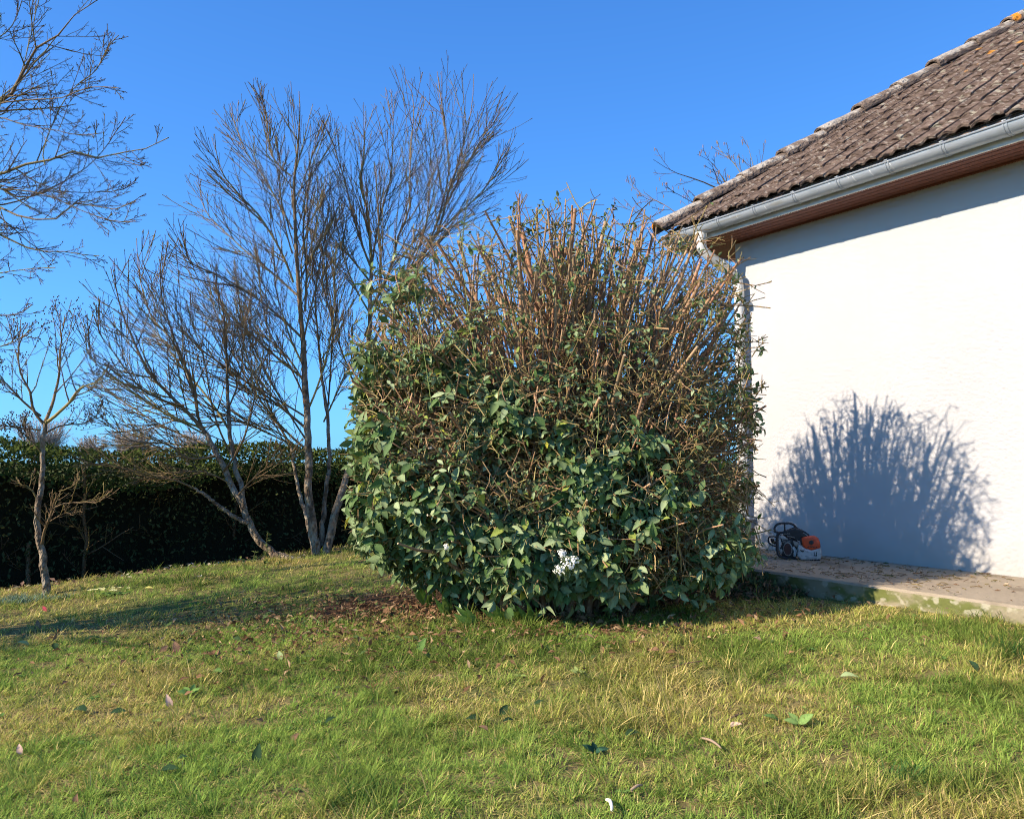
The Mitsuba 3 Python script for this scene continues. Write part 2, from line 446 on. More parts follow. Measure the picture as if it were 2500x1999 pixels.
# walls as thick panels
part(house, 'wall', mikit.ply(hbox(0, 7.5, 0, 0.3, 0.0, SOFFIT_Z + 0.1), 'mat_wall'), 'white roughcast wall facing the lawn')
GH = 12.5
TAN, HA = 0.67, 0.45                                  # the roof's slope; how far the hip runs along the eaves per metre inwards
part(house, 'end_wall', mikit.ply(hbox(0.002, 0.3, 0.303, GH, 0.0, SOFFIT_Z + 0.1), 'mat_wall'))
part(house, 'back_wall', mikit.ply(hbox(0.31, 7.5, GH - 0.3, GH - 0.004, 0.0, SOFFIT_Z), 'mat_wall'))
part(house, 'side_wall', mikit.ply(hbox(7.2, 7.497, 0.31, GH - 0.31, 0.0, SOFFIT_Z), 'mat_wall'))
# eaves
OF, GO = 0.325, 0.455
sof = f'{house}__soffit'
nb = 5
for b in range(nb):
    n0 = -OF + 0.004 + b * (OF - 0.008) / nb
    wdt = (OF - 0.008) / nb
    part(house, 'soffit__board', mikit.ply(hbox(-GO + 0.03, 7.4, n0 + 0.005, n0 + wdt - 0.005, SOFFIT_Z + 0.0, SOFFIT_Z + 0.012, 0.0025), 'mat_soffit', smooth=40))
part(house, 'soffit', mikit.ply(hbox(-GO + 0.03, 7.4, -OF, -0.001, SOFFIT_Z + 0.0125, SOFFIT_Z + 0.02), 'mat_soffit'), 'varnished brown boarding under the eaves')
part(house, 'wall_trim', mikit.ply(hbox(0.003, 7.4, -0.018, -0.002, SOFFIT_Z - 0.014, SOFFIT_Z - 0.001, 0.003), 'mat_soffit', smooth=40))
for s0, s1 in ((-GO, 1.02), (1.024, 3.9), (3.904, 7.4)):
    part(house, 'fascia', mikit.ply(hbox(s0, s1, -OF - 0.018, -OF - 0.001, SOFFIT_Z - 0.012, SOFFIT_Z + 0.16, 0.004), 'mat_fascia', smooth=40))
    part(house, 'fascia_trim', mikit.ply(hbox(s0 + 0.003, s1 - 0.003, -OF - 0.026, -OF - 0.0185, SOFFIT_Z - 0.014, SOFFIT_Z + 0.022, 0.003), 'mat_fascia', smooth=40))
# gutter: a half round channel with a beaded lip
GN, GZ, GR = -OF - 0.02 - 0.062, SOFFIT_Z + 0.072, 0.06
an = np.linspace(math.pi, 2 * math.pi, 15)
gp = [(GN + GR * math.cos(a), GZ + GR * math.sin(a)) for a in an]
bead = [(GN - GR - 0.004 + 0.007 * math.cos(a), GZ + 0.004 + 0.007 * math.sin(a)) for a in np.linspace(0, 2 * math.pi, 9)[:-1]]
inner = [(GN + (GR - 0.003) * math.cos(a), GZ + (GR - 0.003) * math.sin(a)) for a in an[::-1]]
ring = Polygon(gp + inner).buffer(0).union(Polygon(bead)).buffer(0)


def along(poly, u0, u1):
    g = trimesh.creation.extrude_polygon(poly, u1 - u0, engine='earcut')
    v = g.vertices.copy(); g.vertices = np.stack([v[:, 2] + u0, v[:, 0], v[:, 1]], 1)
    g.apply_transform(M); trimesh.repair.fix_normals(g)
    return g


part(house, 'gutter', mikit.ply(along(ring, -GO + 0.04, 7.4), 'mat_zinc', smooth=40), 'grey half round gutter along the eaves')
endcap = Polygon([(GN + (GR + 0.002) * math.cos(a), GZ + (GR + 0.002) * math.sin(a)) for a in an])
part(house, 'gutter__end_cap', mikit.ply(along(endcap, -GO + 0.035, -GO + 0.045), 'mat_zinc', smooth=40))
for k in range(-1, 12):
    u0 = 0.235 + 0.37 * k
    bm = []
    for du in (-0.014, 0.006):
        strip = Polygon([(GN + (GR + 0.0045) * math.cos(a), GZ + (GR + 0.0045) * math.sin(a)) for a in an] + [(GN + (GR + 0.0005) * math.cos(a), GZ + (GR + 0.0005) * math.sin(a)) for a in an[::-1]])
        bm.append(along(strip, u0 + du, u0 + du + 0.008))
    bm.append(hbox(u0 - 0.012, u0 + 0.012, GN - GR - 0.013, GN - GR + 0.012, GZ + 0.0115, GZ + 0.017))
    bm.append(hbox(u0 - 0.009, u0 + 0.009, -OF - 0.03, -OF - 0.02, GZ - 0.02, GZ + 0.03))
    part(house, 'gutter__bracket', mikit.ply(trimesh.util.concatenate(bm), 'mat_zinc', smooth=40))
# downpipe with its swan neck
dp = [H(0.0, GN, GZ - 0.045), H(0.0, GN, GZ - 0.10), H(0.0, GN + 0.005, GZ - 0.17), H(0.02, GN + 0.05, GZ - 0.23), H(0.06, GN + 0.17, GZ - 0.31), H(0.085, GN + 0.26, GZ - 0.37), H(0.095, GN + 0.325, GZ - 0.44), H(0.1, -0.075, GZ - 0.53), H(0.1, -0.075, GZ - 0.62)]
part(house, 'swan_neck', mikit.ply(sweep(dp, 0.042, 16, 40), 'mat_pipe', smooth=50), 'curved pale pipe from the gutter to the wall corner')
for a, b, r in ((0, 1, 0.048), (3.9, 4.4, 0.047),):
    pa, pb = [np.array(dp)[int(t)] * (1 - t % 1) + np.array(dp)[min(int(t) + 1, len(dp) - 1)] * (t % 1) for t in (a, b)]
    part(house, 'swan_neck__collar', mikit.ply(sweep([pa, pb], r, 16, 3), 'mat_pipe', smooth=50))
part(house, 'downpipe', mikit.ply(sweep([H(0.1, -0.075, GZ - 0.56), H(0.1, -0.075, 1.5), H(0.1, -0.075, SLAB_Z + 0.09), H(0.1, -0.10, SLAB_Z + 0.045), H(0.1, -0.16, SLAB_Z + 0.045)], 0.041, 16), 'mat_pipe', smooth=50), 'pale downpipe at the corner of the wall')
for z in (2.33, 1.35, 0.55):
    part(house, 'downpipe__clip', mikit.ply(trimesh.util.concatenate([sweep([H(0.1, -0.075, z - 0.012), H(0.1, -0.075, z + 0.012)], 0.046, 16), hbox(0.14, 0.175, -0.085, 0.01, z - 0.012, z + 0.012), hbox(0.09, 0.11, -0.04, 0.01, z - 0.01, z + 0.01)]), 'mat_zinc', smooth=50))

# roof: wavy interlocking tiles laid one by one, verge tiles up the gable edge
TH = math.atan(TAN)
RE_N, RE_Z = -OF - 0.085, SOFFIT_Z + 0.135               # lower tile edge
TW, TE = 0.205, 0.335


def roof_point(u, t, h):
    """u along the eaves, t up the slope, h above it."""
    return H(u, RE_N + np.asarray(t) * math.cos(TH) - np.asarray(h) * math.sin(TH), RE_Z + np.asarray(t) * math.sin(TH) + np.asarray(h) * math.cos(TH))


NA = 13
xs = np.linspace(0, 1, NA)


def wave(x):
    return 0.020 * (0.5 - 0.5 * np.cos(2 * np.pi * 2 * x)) ** 0.8


def make_tile(u0, t0, rng):
    ts = np.array([0, 0.004, 0.10, 0.22, 0.34, 0.385])
    lift = np.array([0.0, 0.004, 0.003, 0.001, -0.004, -0.006])
    th = 0.014
    seed = rng.integers(1e6)
    tilt = rng.normal(0, 0.0025, 2)
    X, Tt = np.meshgrid(xs, ts)
    h = wave(X) + 0.015 * X ** 3 + lift[:, None] + 0.009 * (1 - Tt / 0.385) + tilt[0] * (X - 0.5) + tilt[1] * 0.5
    p = np.stack([X * TW * 14 + seed % 97, Tt * 14 + seed % 89, X * 0 + 0.5], -1)
    h = h + 0.005 * (meshkit.fbm(p * 1.6, 2, 1) - 0.5)
    t = t0 + Tt + rng.normal(0, 0.004) + 0.006 * (meshkit.noise(p * 2.0, 7) - 0.5) * (Tt < 0.02)
    u = np.maximum(u0 + X * (TW - 0.005) + rng.normal(0, 0.0015), -GO + 0.03 + HA * np.maximum(t, 0) * math.cos(TH))
    top = roof_point(u, t, h)
    bot = roof_point(u[0], t[0] + 0.001, h[0] - th)
    side_r = roof_point(u[:, -1] + 0.0005, t[:, -1], h[:, -1] - th)
    side_l = roof_point(u[:, 0] - 0.0005, t[:, 0], h[:, 0] - th)
    v = np.vstack([top.reshape(-1, 3), bot, side_r, side_l])
    F, k, m = [], NA, len(ts)
    for i in range(m - 1):
        for j in range(k - 1):
            a = i * k + j
            F += [[a, a + 1, a + k + 1], [a, a + k + 1, a + k]]
    o = m * k
    for j in range(k - 1):
        F += [[j, o + j + 1, j + 1], [j, o + j, o + j + 1]]
    o2, o3 = o + k, o + k + m
    for i in range(m - 1):
        a, b = i * k + k - 1, (i + 1) * k + k - 1
        F += [[a, o2 + i, b], [b, o2 + i, o2 + i + 1]]
        a, b = i * k, (i + 1) * k
        F += [[a, b, o3 + i], [b, o3 + i + 1, o3 + i]]
    return v, np.array(F)


def seen(p, margin=60):
    d = p - np.array([0, 0, CAM_Z])
    z = d[..., 1] * math.cos(PITCH) + d[..., 2] * math.sin(PITCH)
    yc = d[..., 2] * math.cos(PITCH) - d[..., 1] * math.sin(PITCH)
    px, py = 1250 + 2000 * d[..., 0] / z, 999.5 - 2000 * yc / z
    return (z > 0) & (px > -margin) & (px < 2500 + margin) & (py > -margin) & (py < 1999 + margin)


rng = np.random.default_rng(5)
roof = f'{house}__roof'
rows = int((GH / 2 - RE_N) / math.cos(TH) / TE)
cols = int((7.4 + GO - 0.1) / TW)
shown, rest = [], []
for r in range(rows):
    for c in range(cols):
        u0, t0 = -GO + 0.02 + c * TW, r * TE
        if u0 + TW < -GO + 0.06 + HA * t0 * math.cos(TH):
            continue
        mid = roof_point(u0 + TW / 2, t0 + TE / 2, 0.02)
        (shown if seen(mid) else rest).append((np.linalg.norm(mid - [0, 0, CAM_Z]), make_tile(u0, t0, rng), seen(mid, 900)))
shown.sort(key=lambda x: x[0])
for _, t, _s in shown[:300]:
    part(roof, 'tile', mikit.ply(t, 'mat_tile', smooth=45))
rest = [t for _, t, s in rest if s] + [t for _, t, _s in shown[300:]]
part(roof, 'tile_field', mikit.ply(cat(rest), 'mat_tile', smooth=False), None, True)
# decking under the tiles, the hipped end and the far slope
ridge_t = rows * TE
ru = -GO + HA * ridge_t * math.cos(TH)
A0, A1 = roof_point(-GO + 0.02, 0.03, -0.02), roof_point(7.4, 0.03, -0.02)
R0, R1p = roof_point(ru + 0.02, ridge_t, -0.02), roof_point(7.4, ridge_t, -0.02)
run = N * (2 * ridge_t * math.cos(TH))
A2, A3 = A0 + run, A1 + run
rv = np.array([A0, A1, R1p, R0, A2, A3])
rv = np.vstack([rv, rv - UP * 0.03])
rf = np.array([[0, 1, 2], [0, 2, 3], [4, 3, 2], [4, 2, 5], [4, 0, 3], [6, 8, 7], [6, 9, 8], [10, 8, 9], [10, 11, 8], [10, 9, 6], [0, 6, 7], [0, 7, 1], [4, 6, 0], [4, 10, 6], [1, 7, 8], [1, 8, 2], [2, 8, 11], [2, 11, 5], [5, 11, 10], [5, 10, 4]])
part(house, 'roof', mikit.ply((rv, rf), 'mat_tile'), 'weathered brown tile roof with pale and orange lichen')
# hip caps: half round tiles bedded over the hip, each lapping the one below
h0, h1 = roof_point(-GO, 0.0, 0.02), roof_point(ru, ridge_t, 0.02)
hd = unit(h1 - h0); hs = unit(np.cross(hd, UP)); hu = np.cross(hs, hd)
LE = 0.455
for r in range(int(np.linalg.norm(h1 - h0) / LE)):
    j = rng.normal(0, 0.006, 4)
    th_ = np.linspace(-0.28, math.pi + 0.28, 15)
    sec = np.stack([0.104 * np.cos(th_), 0.080 * np.sin(th_) - 0.012], 1)
    sec2 = np.stack([0.088 * np.cos(th_[::-1]), 0.064 * np.sin(th_[::-1]) - 0.014], 1)
    ring_ = np.vstack([sec, sec2]); k_ = len(ring_)
    sts = np.array([-0.03, -0.022, 0.10, 0.23, 0.36, 0.46, 0.50]); scl = np.array([0.96, 1.02, 1.0, 0.96, 0.93, 0.91, 0.90])
    lift = 0.034 * (1 - (sts + 0.03) / 0.53)
    V = []
    for s_, q_, l_ in zip(sts, scl, lift):
        w_ = 0.016 * (meshkit.fbm(np.stack([ring_[:, 0] * 26 + r * 7.3, ring_[:, 1] * 26, np.full(k_, s_ * 12)], 1), 2, 2) - 0.5)
        V.append(h0 + hd * (r * LE + s_ + j[0]) + (ring_[:, :1] * q_ * (1 + w_[:, None] * 4) + j[1]) * hs + (ring_[:, 1:] * q_ + l_ + w_[:, None] + j[2]) * hu)
    V = np.array(V); m_ = len(sts)
    F = []
    for a in range(m_ - 1):
        for b in range(k_):
            c = (b + 1) % k_
            F += [[a * k_ + b, a * k_ + c, (a + 1) * k_ + c], [a * k_ + b, (a + 1) * k_ + c, (a + 1) * k_ + b]]
    tri = tri_poly(ring_)
    F += [[a, c, b] for a, b, c in tri] + [[(m_ - 1) * k_ + a, (m_ - 1) * k_ + b, (m_ - 1) * k_ + c] for a, b, c in tri]
    vm = trimesh.Trimesh(V.reshape(-1, 3), np.array(F), process=False); trimesh.repair.fix_normals(vm)
    part(roof, 'hip_tile', mikit.ply(vm, 'mat_verge', smooth=40))
# eaves of the hipped end
part(house, 'end_fascia', mikit.ply(hbox(-GO, -GO + 0.018, -OF - 0.001, GH, SOFFIT_Z - 0.010, SOFFIT_Z + 0.158), 'mat_fascia'))
part(house, 'end_soffit', mikit.ply(hbox(-GO + 0.02, 0.0, 0.004, GH, SOFFIT_Z + 0.002, SOFFIT_Z + 0.018), 'mat_soffit'))
# ------------------------------------------------------------------ the pruned shrub
BC = np.array([0.25, 5.05, 1.25]); BR = np.array([1.22, 0.82, 1.36])
rng = np.random.default_rng(77)


def env(p):
    """Below 1 inside the shrub's outline."""
    low = np.clip((0.75 - p[..., 2]) / 0.6, 0, 1)
    c = np.stack([BC[0] + 0 * low, BC[1] + 0.55 * low * np.clip(-0.1 - 2.2 * p[..., 0], 0, 1), BC[2] + 0 * low], -1)
    d = np.abs((p - c) / BR)
    bp = np.where(p[..., 2] > BC[2], 2.9, 3.6)
    e = (d[..., 0] ** bp + d[..., 1] ** bp + d[..., 2] ** bp) ** (1 / bp) * (1 + 0.24 * np.clip((0.5 - p[..., 2]) / 0.45, 0, 1))
    return e * (1 + 0.20 * (meshkit.fbm(p * np.array([2.6, 2.6, 2.2]) + 3, 2, 21) - 0.5))


def to_env(p, d):
    """Distance from p along d to the outline."""
    lo, hi = np.zeros(len(p)), np.full(len(p), 4.0)
    for _ in range(22):
        mid = (lo + hi) / 2
        inside = env(p + d * mid[:, None]) < 1
        lo, hi = np.where(inside, mid, lo), np.where(inside, hi, mid)
    return lo


shrub = thing('evergreen_shrub', 'large evergreen shrub hard pruned to bare cut stems with leaves left near the ground', 'shrub')
BASE = np.array([0.28, 5.10])
ns = 195
phi = rng.uniform(0, 2 * np.pi, ns); pol = np.radians(np.abs(rng.normal(0, 1, ns)) * 26 + rng.uniform(0, 26, ns)); pol = np.minimum(pol, np.radians(np.where(np.sin(phi) < -0.3, 44 + 14 * np.abs(np.cos(phi)), 74)))
dirs = np.stack([np.sin(pol) * np.cos(phi) * 1.15, np.sin(pol) * np.sin(phi) * 0.85, np.cos(pol)], 1); dirs = unit(dirs)
start = np.stack([BASE[0] + 0.30 * np.sin(pol) * np.cos(phi) + rng.normal(0, 0.16, ns), BASE[1] + 0.22 * np.sin(pol) * np.sin(phi) + rng.normal(0, 0.10, ns), np.zeros(ns)], 1)
start[:, 2] = ground_z(start[:, 0], start[:, 1]) - 0.03
L = to_env(start + UP * 0.1, dirs) * rng.uniform(0.90, 1.01, ns)
s = np.linspace(0, 1, 8)[None, :, None]
SP = start[:, None] + L[:, None, None] * (dirs[:, None] * s)
bow = (s - s ** 2) * L[:, None, None] * np.sin(pol)[:, None, None] * 0.55            # stems start upright and lean outwards
SP = SP + UP * bow - unit(dirs * [1, 1, 0])[:, None] * bow * 0.45
kink = rng.normal(size=(ns, 8, 3)) * 0.018; kink[:, 0] = 0; kink[:, -1] *= 0.6
SP = SP + np.cumsum(kink, 1) * 0.7
r0 = rng.uniform(0.012, 0.0215, ns)
SR = r0[:, None] * (1 - (0.42 + 0.38 * np.clip(np.sin(pol), 0, 1)[:, None]) * s[:, :, 0])


def stem_tone(n, rng):
    a = rng.random((n, 1)); b = rng.uniform(0.75, 1.3, (n, 1))
    return (np.array([[0.34, 0.175, 0.10]]) * (1 - a) + np.array([[0.30, 0.215, 0.12]]) * a) * b


for i in range(ns):
    c = np.repeat(stem_tone(1, rng)[:, None], 8, 1)
    v, f, cc = tubes(SP[i:i + 1], SR[i:i + 1], 7, c)
    tip = SP[i, -1]; d = unit(SP[i, -1] - SP[i, -2]); a_ = unit(np.cross(d, [0.3, 0.9, 0.1])); b_ = np.cross(d, a_)
    ang = np.arange(7) * 2 * np.pi / 7
    rim = tip + d * 0.001 + SR[i, -1] * 0.98 * (np.cos(ang)[:, None] * a_ + np.sin(ang)[:, None] * b_)
    cutv = np.vstack([rim, tip + d * 0.003]); cutf = np.array([[j, (j + 1) % 7, 7] for j in range(7)])
    pale = np.tile([[0.62, 0.50, 0.32]], (8, 1)) * rng.uniform(0.75, 1.1)
    m = cat([(v, f, cc), (cutv, cutf, pale)])
    part(shrub, 'stem', mikit.ply((m[0], m[1]), 'mat_twig', smooth=True, color=m[2]))

# side branches, also cut at the outline
B1, R1 = sprout(SP, SR, 6, 0.12, 0.92, (8, 32), (0.25, 0.62), 0.14, 6, rng, 0.62, 0.7, 0.003, 0.03)
keep = env(B1[:, -1]) < 1.03
B1, R1 = B1[keep], R1[keep]
R1 = np.clip(R1, 0.0045, 0.011)
B2, R2 = sprout(B1, R1, 5, 0.10, 1.0, (22, 65), (0.22, 0.55), 0.06, 5, rng, 0.6, 0.6, 0.0018, 0.06)
keep = env(B2[:, -1]) < 0.99
B2, R2 = B2[keep], np.clip(R2[keep], 0.0022, 0.005)
# short clipped shoots all through the outer shell
nsh = 8500
d = rng.normal(size=(nsh * 3, 3)); d[:, 2] *= 1.0; d = unit(d)
ctr = BC + np.array([0, 0, -0.25])
rr = to_env(np.repeat(ctr[None], len(d), 0), d)
depth = rng.beta(1.2, 2.6, len(d)) * 0.55
pt = ctr + d * (rr - depth - 0.03)[:, None]
gz = ground_z(pt[:, 0], pt[:, 1])
high = (pt[:, 2] - 1.15) / 1.0                                    # the top was cut hardest: fewer fine shoots there
ok = (pt[:, 2] > gz + 0.22) & (rng.random(len(d)) < np.clip(1.0 - 0.72 * np.clip(high, 0, 1) * (1 - 0.55 * np.clip((np.abs(pt[:, 0] - BC[0]) - 0.6) / 0.5, 0, 1)), 0.2, 1))
pt, d = pt[ok][:nsh], d[ok][:nsh]
outw = unit((pt - BC) / BR ** 2)
sd = unit(outw * 0.75 + rng.normal(size=pt.shape) * 0.75 + UP * 0.12)
Ls = rng.uniform(0.09, 0.26, len(pt))[:, None, None]
sq = np.linspace(0, 1, 4)[None, :, None]
B3 = pt[:, None] - sd[:, None] * 0.08 + Ls * (sq * sd[:, None] + sq ** 2 * rng.normal(size=(len(pt), 1, 3)) * 0.22)
B3 = B3 + np.cumsum(rng.normal(size=B3.shape) * 0.006, 1)
keep = env(B3[:, -1]) < 1.07
B3 = B3[keep]
R3 = np.repeat(rng.uniform(0.0022, 0.0044, (len(B3), 1)), 4, 1) * np.array([[1.15, 1.05, 0.95, 0.85]])
B4, R4 = sprout(B3, R3, 2, 0.25, 0.95, (30, 75), (0.3, 0.7), 0.0, 3, rng, 0.8, 0.8, 0.0018, 0.08)


def twig_tone(n, rng):
    a = rng.random((n, 1)); b = rng.uniform(0.7, 1.35, (n, 1))
    g = np.array([[0.27, 0.235, 0.08]]); br = np.array([[0.32, 0.185, 0.105]])
    return (g * a + br * (1 - a)) * b


part(shrub, 'side_branch', mikit.ply((lambda m: (m[0], m[1]))(m1 := tubes(B1, R1, 5, stem_tone(len(B1), rng), True)), 'mat_twig', smooth=True, color=m1[2]), None, True)
m2 = cat([tubes(B2, R2, 3, twig_tone(len(B2), rng)), tubes(B3, R3, 3, twig_tone(len(B3), rng)), tubes(B4, R4, 3, twig_tone(len(B4), rng))])
part(shrub, 'twig', mikit.ply((m2[0], m2[1]), 'mat_twig', smooth=True, color=m2[2]), None, True)


# leaves: thick low down and on the left, thinning out upwards
def leaf_cover(p):
    h = p[:, 2]
    x = p[:, 0] - BC[0]
    line = 0.78 - 0.55 * np.clip(x, -1.0, 1.0) + 1.25 * (meshkit.fbm(p * 2.2 + 5, 2, 31) - 0.5) * 2
    low = 1 / (1 + np.exp((h - line) / 0.24))
    low = low * np.clip(0.45 + 1.6 * (meshkit.fbm(p * 3.6 + 9, 2, 35) - 0.32), 0.15, 1)
    low = low * np.clip(0.66 - 0.42 * (x - 0.1), 0.32, 0.64)
    clump = meshkit.noise(p * 4.5 + 1, 33)
    return np.clip(low * 1.0 + 0.24 * (clump > 0.54) + 0.13, 0, 1)


sites = np.concatenate([B2[:, -1], B3[:, -1], B3[:, 2], B4[:, -1], B1[:, -1]])
sdirs = unit(np.concatenate([B2[:, -1] - B2[:, -2], B3[:, -1] - B3[:, -2], B3[:, 2] - B3[:, 1], B4[:, -1] - B4[:, -2], B1[:, -1] - B1[:, -2]]))
sc = leaf_cover(sites)
ok = (env(sites) < 1.03) & (sites[:, 2] > ground_z(sites[:, 0], sites[:, 1]) + 0.05) & (rng.random(len(sites)) < sc)
ok &= (sites[:, 2] < BC[2] + 1.05) | (rng.random(len(sites)) < 0.5)
sites, sdirs, sc = sites[ok], sdirs[ok], sc[ok]
nk = np.where(sc > 0.35, rng.integers(2, 6, len(sites)), rng.integers(1, 4, len(sites)))
ix = np.repeat(np.arange(len(sites)), nk); jx = np.concatenate([np.arange(k) for k in nk])
n = len(ix)
sd_, cover = sdirs[ix], sc[ix]
r1 = unit(np.cross(sd_, [0.31, 0.47, 0.83])); r2 = np.cross(sd_, r1)
az = (rng.random(len(sites)) * 6.28)[ix] + jx * np.pi + (jx // 2) * 1.5 + rng.normal(0, 0.35, n)       # opposite pairs
rad_ = np.cos(az)[:, None] * r1 + np.sin(az)[:, None] * r2
pt = sites[ix] - sd_ * ((jx // 2) * 0.022)[:, None]
outw = unit((pt - BC) / BR ** 2)
ld = unit(sd_ * 0.45 + rad_ * 0.9 + rng.normal(size=(n, 3)) * 0.25 + np.array([0, 0, -0.40]))
ln = unit(sd_ * 0.5 + UP * 0.7 + outw * 0.45 + rng.normal(size=(n, 3)) * 0.35)
LL = np.where(cover > 0.42, rng.uniform(0.04, 0.09, n), rng.uniform(0.018, 0.048, n))
tone = rng.random((n, 1)); tone2 = rng.random((n, 1))
tone = tone * np.where(rng.random((n, 1)) < 0.55, 1.0, 0.5)
LC = (np.array([[0.08, 0.145, 0.045]]) * (1 - tone) + np.array([[0.33, 0.40, 0.22]]) * tone ** 1.3)
LC = np.where(tone2 > np.where(cover < 0.35, 0.86, 0.965)[:, None], np.array([[0.22, 0.27, 0.06]]), LC)
LC = np.where(tone2 < 0.012, np.array([[0.34, 0.33, 0.05]]), LC)
LM = leaves(pt, ld, ln, LL, LC, ratio=rng.uniform(0.44, 0.6, n), curl=rng.uniform(-0.12, 0.5, n), fold=rng.uniform(0.05, 0.85, n))
kv = len(LEAF_T) * 3
cam = np.array([0, 0, CAM_Z])
facing = np.abs((unit(cam - pt) * ln).sum(1))
front = ((pt - BC) * unit(cam - BC)).sum(1)
rank = np.argsort(-(LL / np.linalg.norm(pt - cam, axis=1) * (0.3 + facing) * (front > 0.35)))
own = set(rank[:290].tolist())
lv, lf, lc = LM[0].reshape(n, kv, 3), LM[1].reshape(n, -1, 3), LM[2].reshape(n, kv, 3)
single = lf[0] - lf[0].min()
for i in rank[:290]:
    part(shrub, 'leaf', mikit.ply((lv[i], single), 'mat_leaf', smooth=True, color=lc[i]))
rest = np.array([i for i in range(n) if i not in own])
rf = (single[None] + (np.arange(len(rest)) * kv)[:, None, None]).reshape(-1, 3)
part(shrub, 'foliage', mikit.ply((lv[rest].reshape(-1, 3), rf), 'mat_leaf', smooth=True, color=lc[rest].reshape(-1, 3)), None, True)

# flower heads: domes of tiny five-petalled flowers
fl_sites = [(1385, 1382, 0.047, 4.07), (1400, 1372, 0.034, 4.08), (1366, 1392, 0.034, 4.07), (1372, 1352, 0.026, 4.10), (888, 1308, 0.026, 5.3), (1070, 1300, 0.018, 4.5), (1090, 1335, 0.018, 4.35), (1052, 1095, 0.016, 4.5), (888, 1066, 0.018, 4.95)]
for (px, py, r_, Y) in fl_sites:
    c0 = at(px, py, Y)
    nf = int(26 * r_ / 0.03) + 8
    dd = unit(rng.normal(size=(nf, 3)) + unit(cam - c0) * 0.9 + UP * 0.5)
    pp = c0 + dd * r_ * rng.uniform(0.7, 1.05, (nf, 1))
    V = []
    for k in range(5):
        ref = unit(np.cross(dd, [0.2, 0.5, 0.8])); r2 = np.cross(dd, ref)
        a = 2 * np.pi * k / 5
        V.append(leaves(pp, ref * math.cos(a) + r2 * math.sin(a) + dd * 0.25, dd, 0.0058, np.array([0.85, 0.84, 0.76]), ratio=0.9, curl=0.3, fold=0.1, simple=True))
    st = np.stack([np.repeat((c0 - UP * r_ * 1.6 + (c0 - cam) * 0.004)[None], nf, 0), (pp + c0) / 2 - UP * 0.004, pp], 1)
    V.append(tubes(st, np.full((nf, 3), 0.0011), 3, np.tile([[0.22, 0.28, 0.10]], (nf, 1))))
    fm = cat(V)
    part(shrub, 'flower_head', mikit.ply((fm[0], fm[1]), 'mat_dry', smooth=True, color=fm[2]), 'small domed head of white flowers')


# a few thin green climbing shoots and long arching suckers
for (pts, r_) in (([(1055, 1000), (1035, 860), (1020, 760), (1010, 690)], 0.0028), ([(1000, 880), (1003, 790), (995, 740)], 0.0022), ([(1505, 690), (1490, 610), (1465, 560), (1440, 545)], 0.003), ([(1455, 1100), (1462, 1000), (1458, 900)], 0.0025), ([(1160, 870), (1140, 740), (1128, 560)], 0.0028)):
    Pp = np.array([at(x, y, 4.22 + 0.12 * (1000 - y) / 500) for x, y in pts])
    Pk, Rk = resample(Pp, np.linspace(r_, r_ * 0.6, len(Pp)), 12)
    m = tubes(Pk[None], Rk[None], 4, np.array([[0.22, 0.27, 0.07]]))
    part(shrub, 'green_shoot', mikit.ply((m[0], m[1]), 'mat_twig', smooth=True, color=m[2]))


# ------------------------------------------------------------------ bare trees
def limbs_from(specs, k):
    """specs: [(pixels, Y at the start, Y at the end, r at the start, r at the end)]."""
    Ps, Rs = [], []
    for pts, y0, y1, ra, rb in specs:
        m = len(pts)
        Pp = np.array([at(x, y, y0 + (y1 - y0) * i / (m - 1)) for i, (x, y) in enumerate(pts)])
        a, b = resample(Pp, np.linspace(ra, rb, m), k)
        Ps.append(a); Rs.append(b)
    return np.array(Ps), np.array(Rs)


def bark_tone(n, rng, dark):
    b = rng.uniform(0.65, 1.35, (n, 1))
    return np.where(rng.random((n, 1)) > 0.35, np.array([[0.175, 0.115, 0.055]]), np.array([[0.20, 0.155, 0.05]])) * b * dark


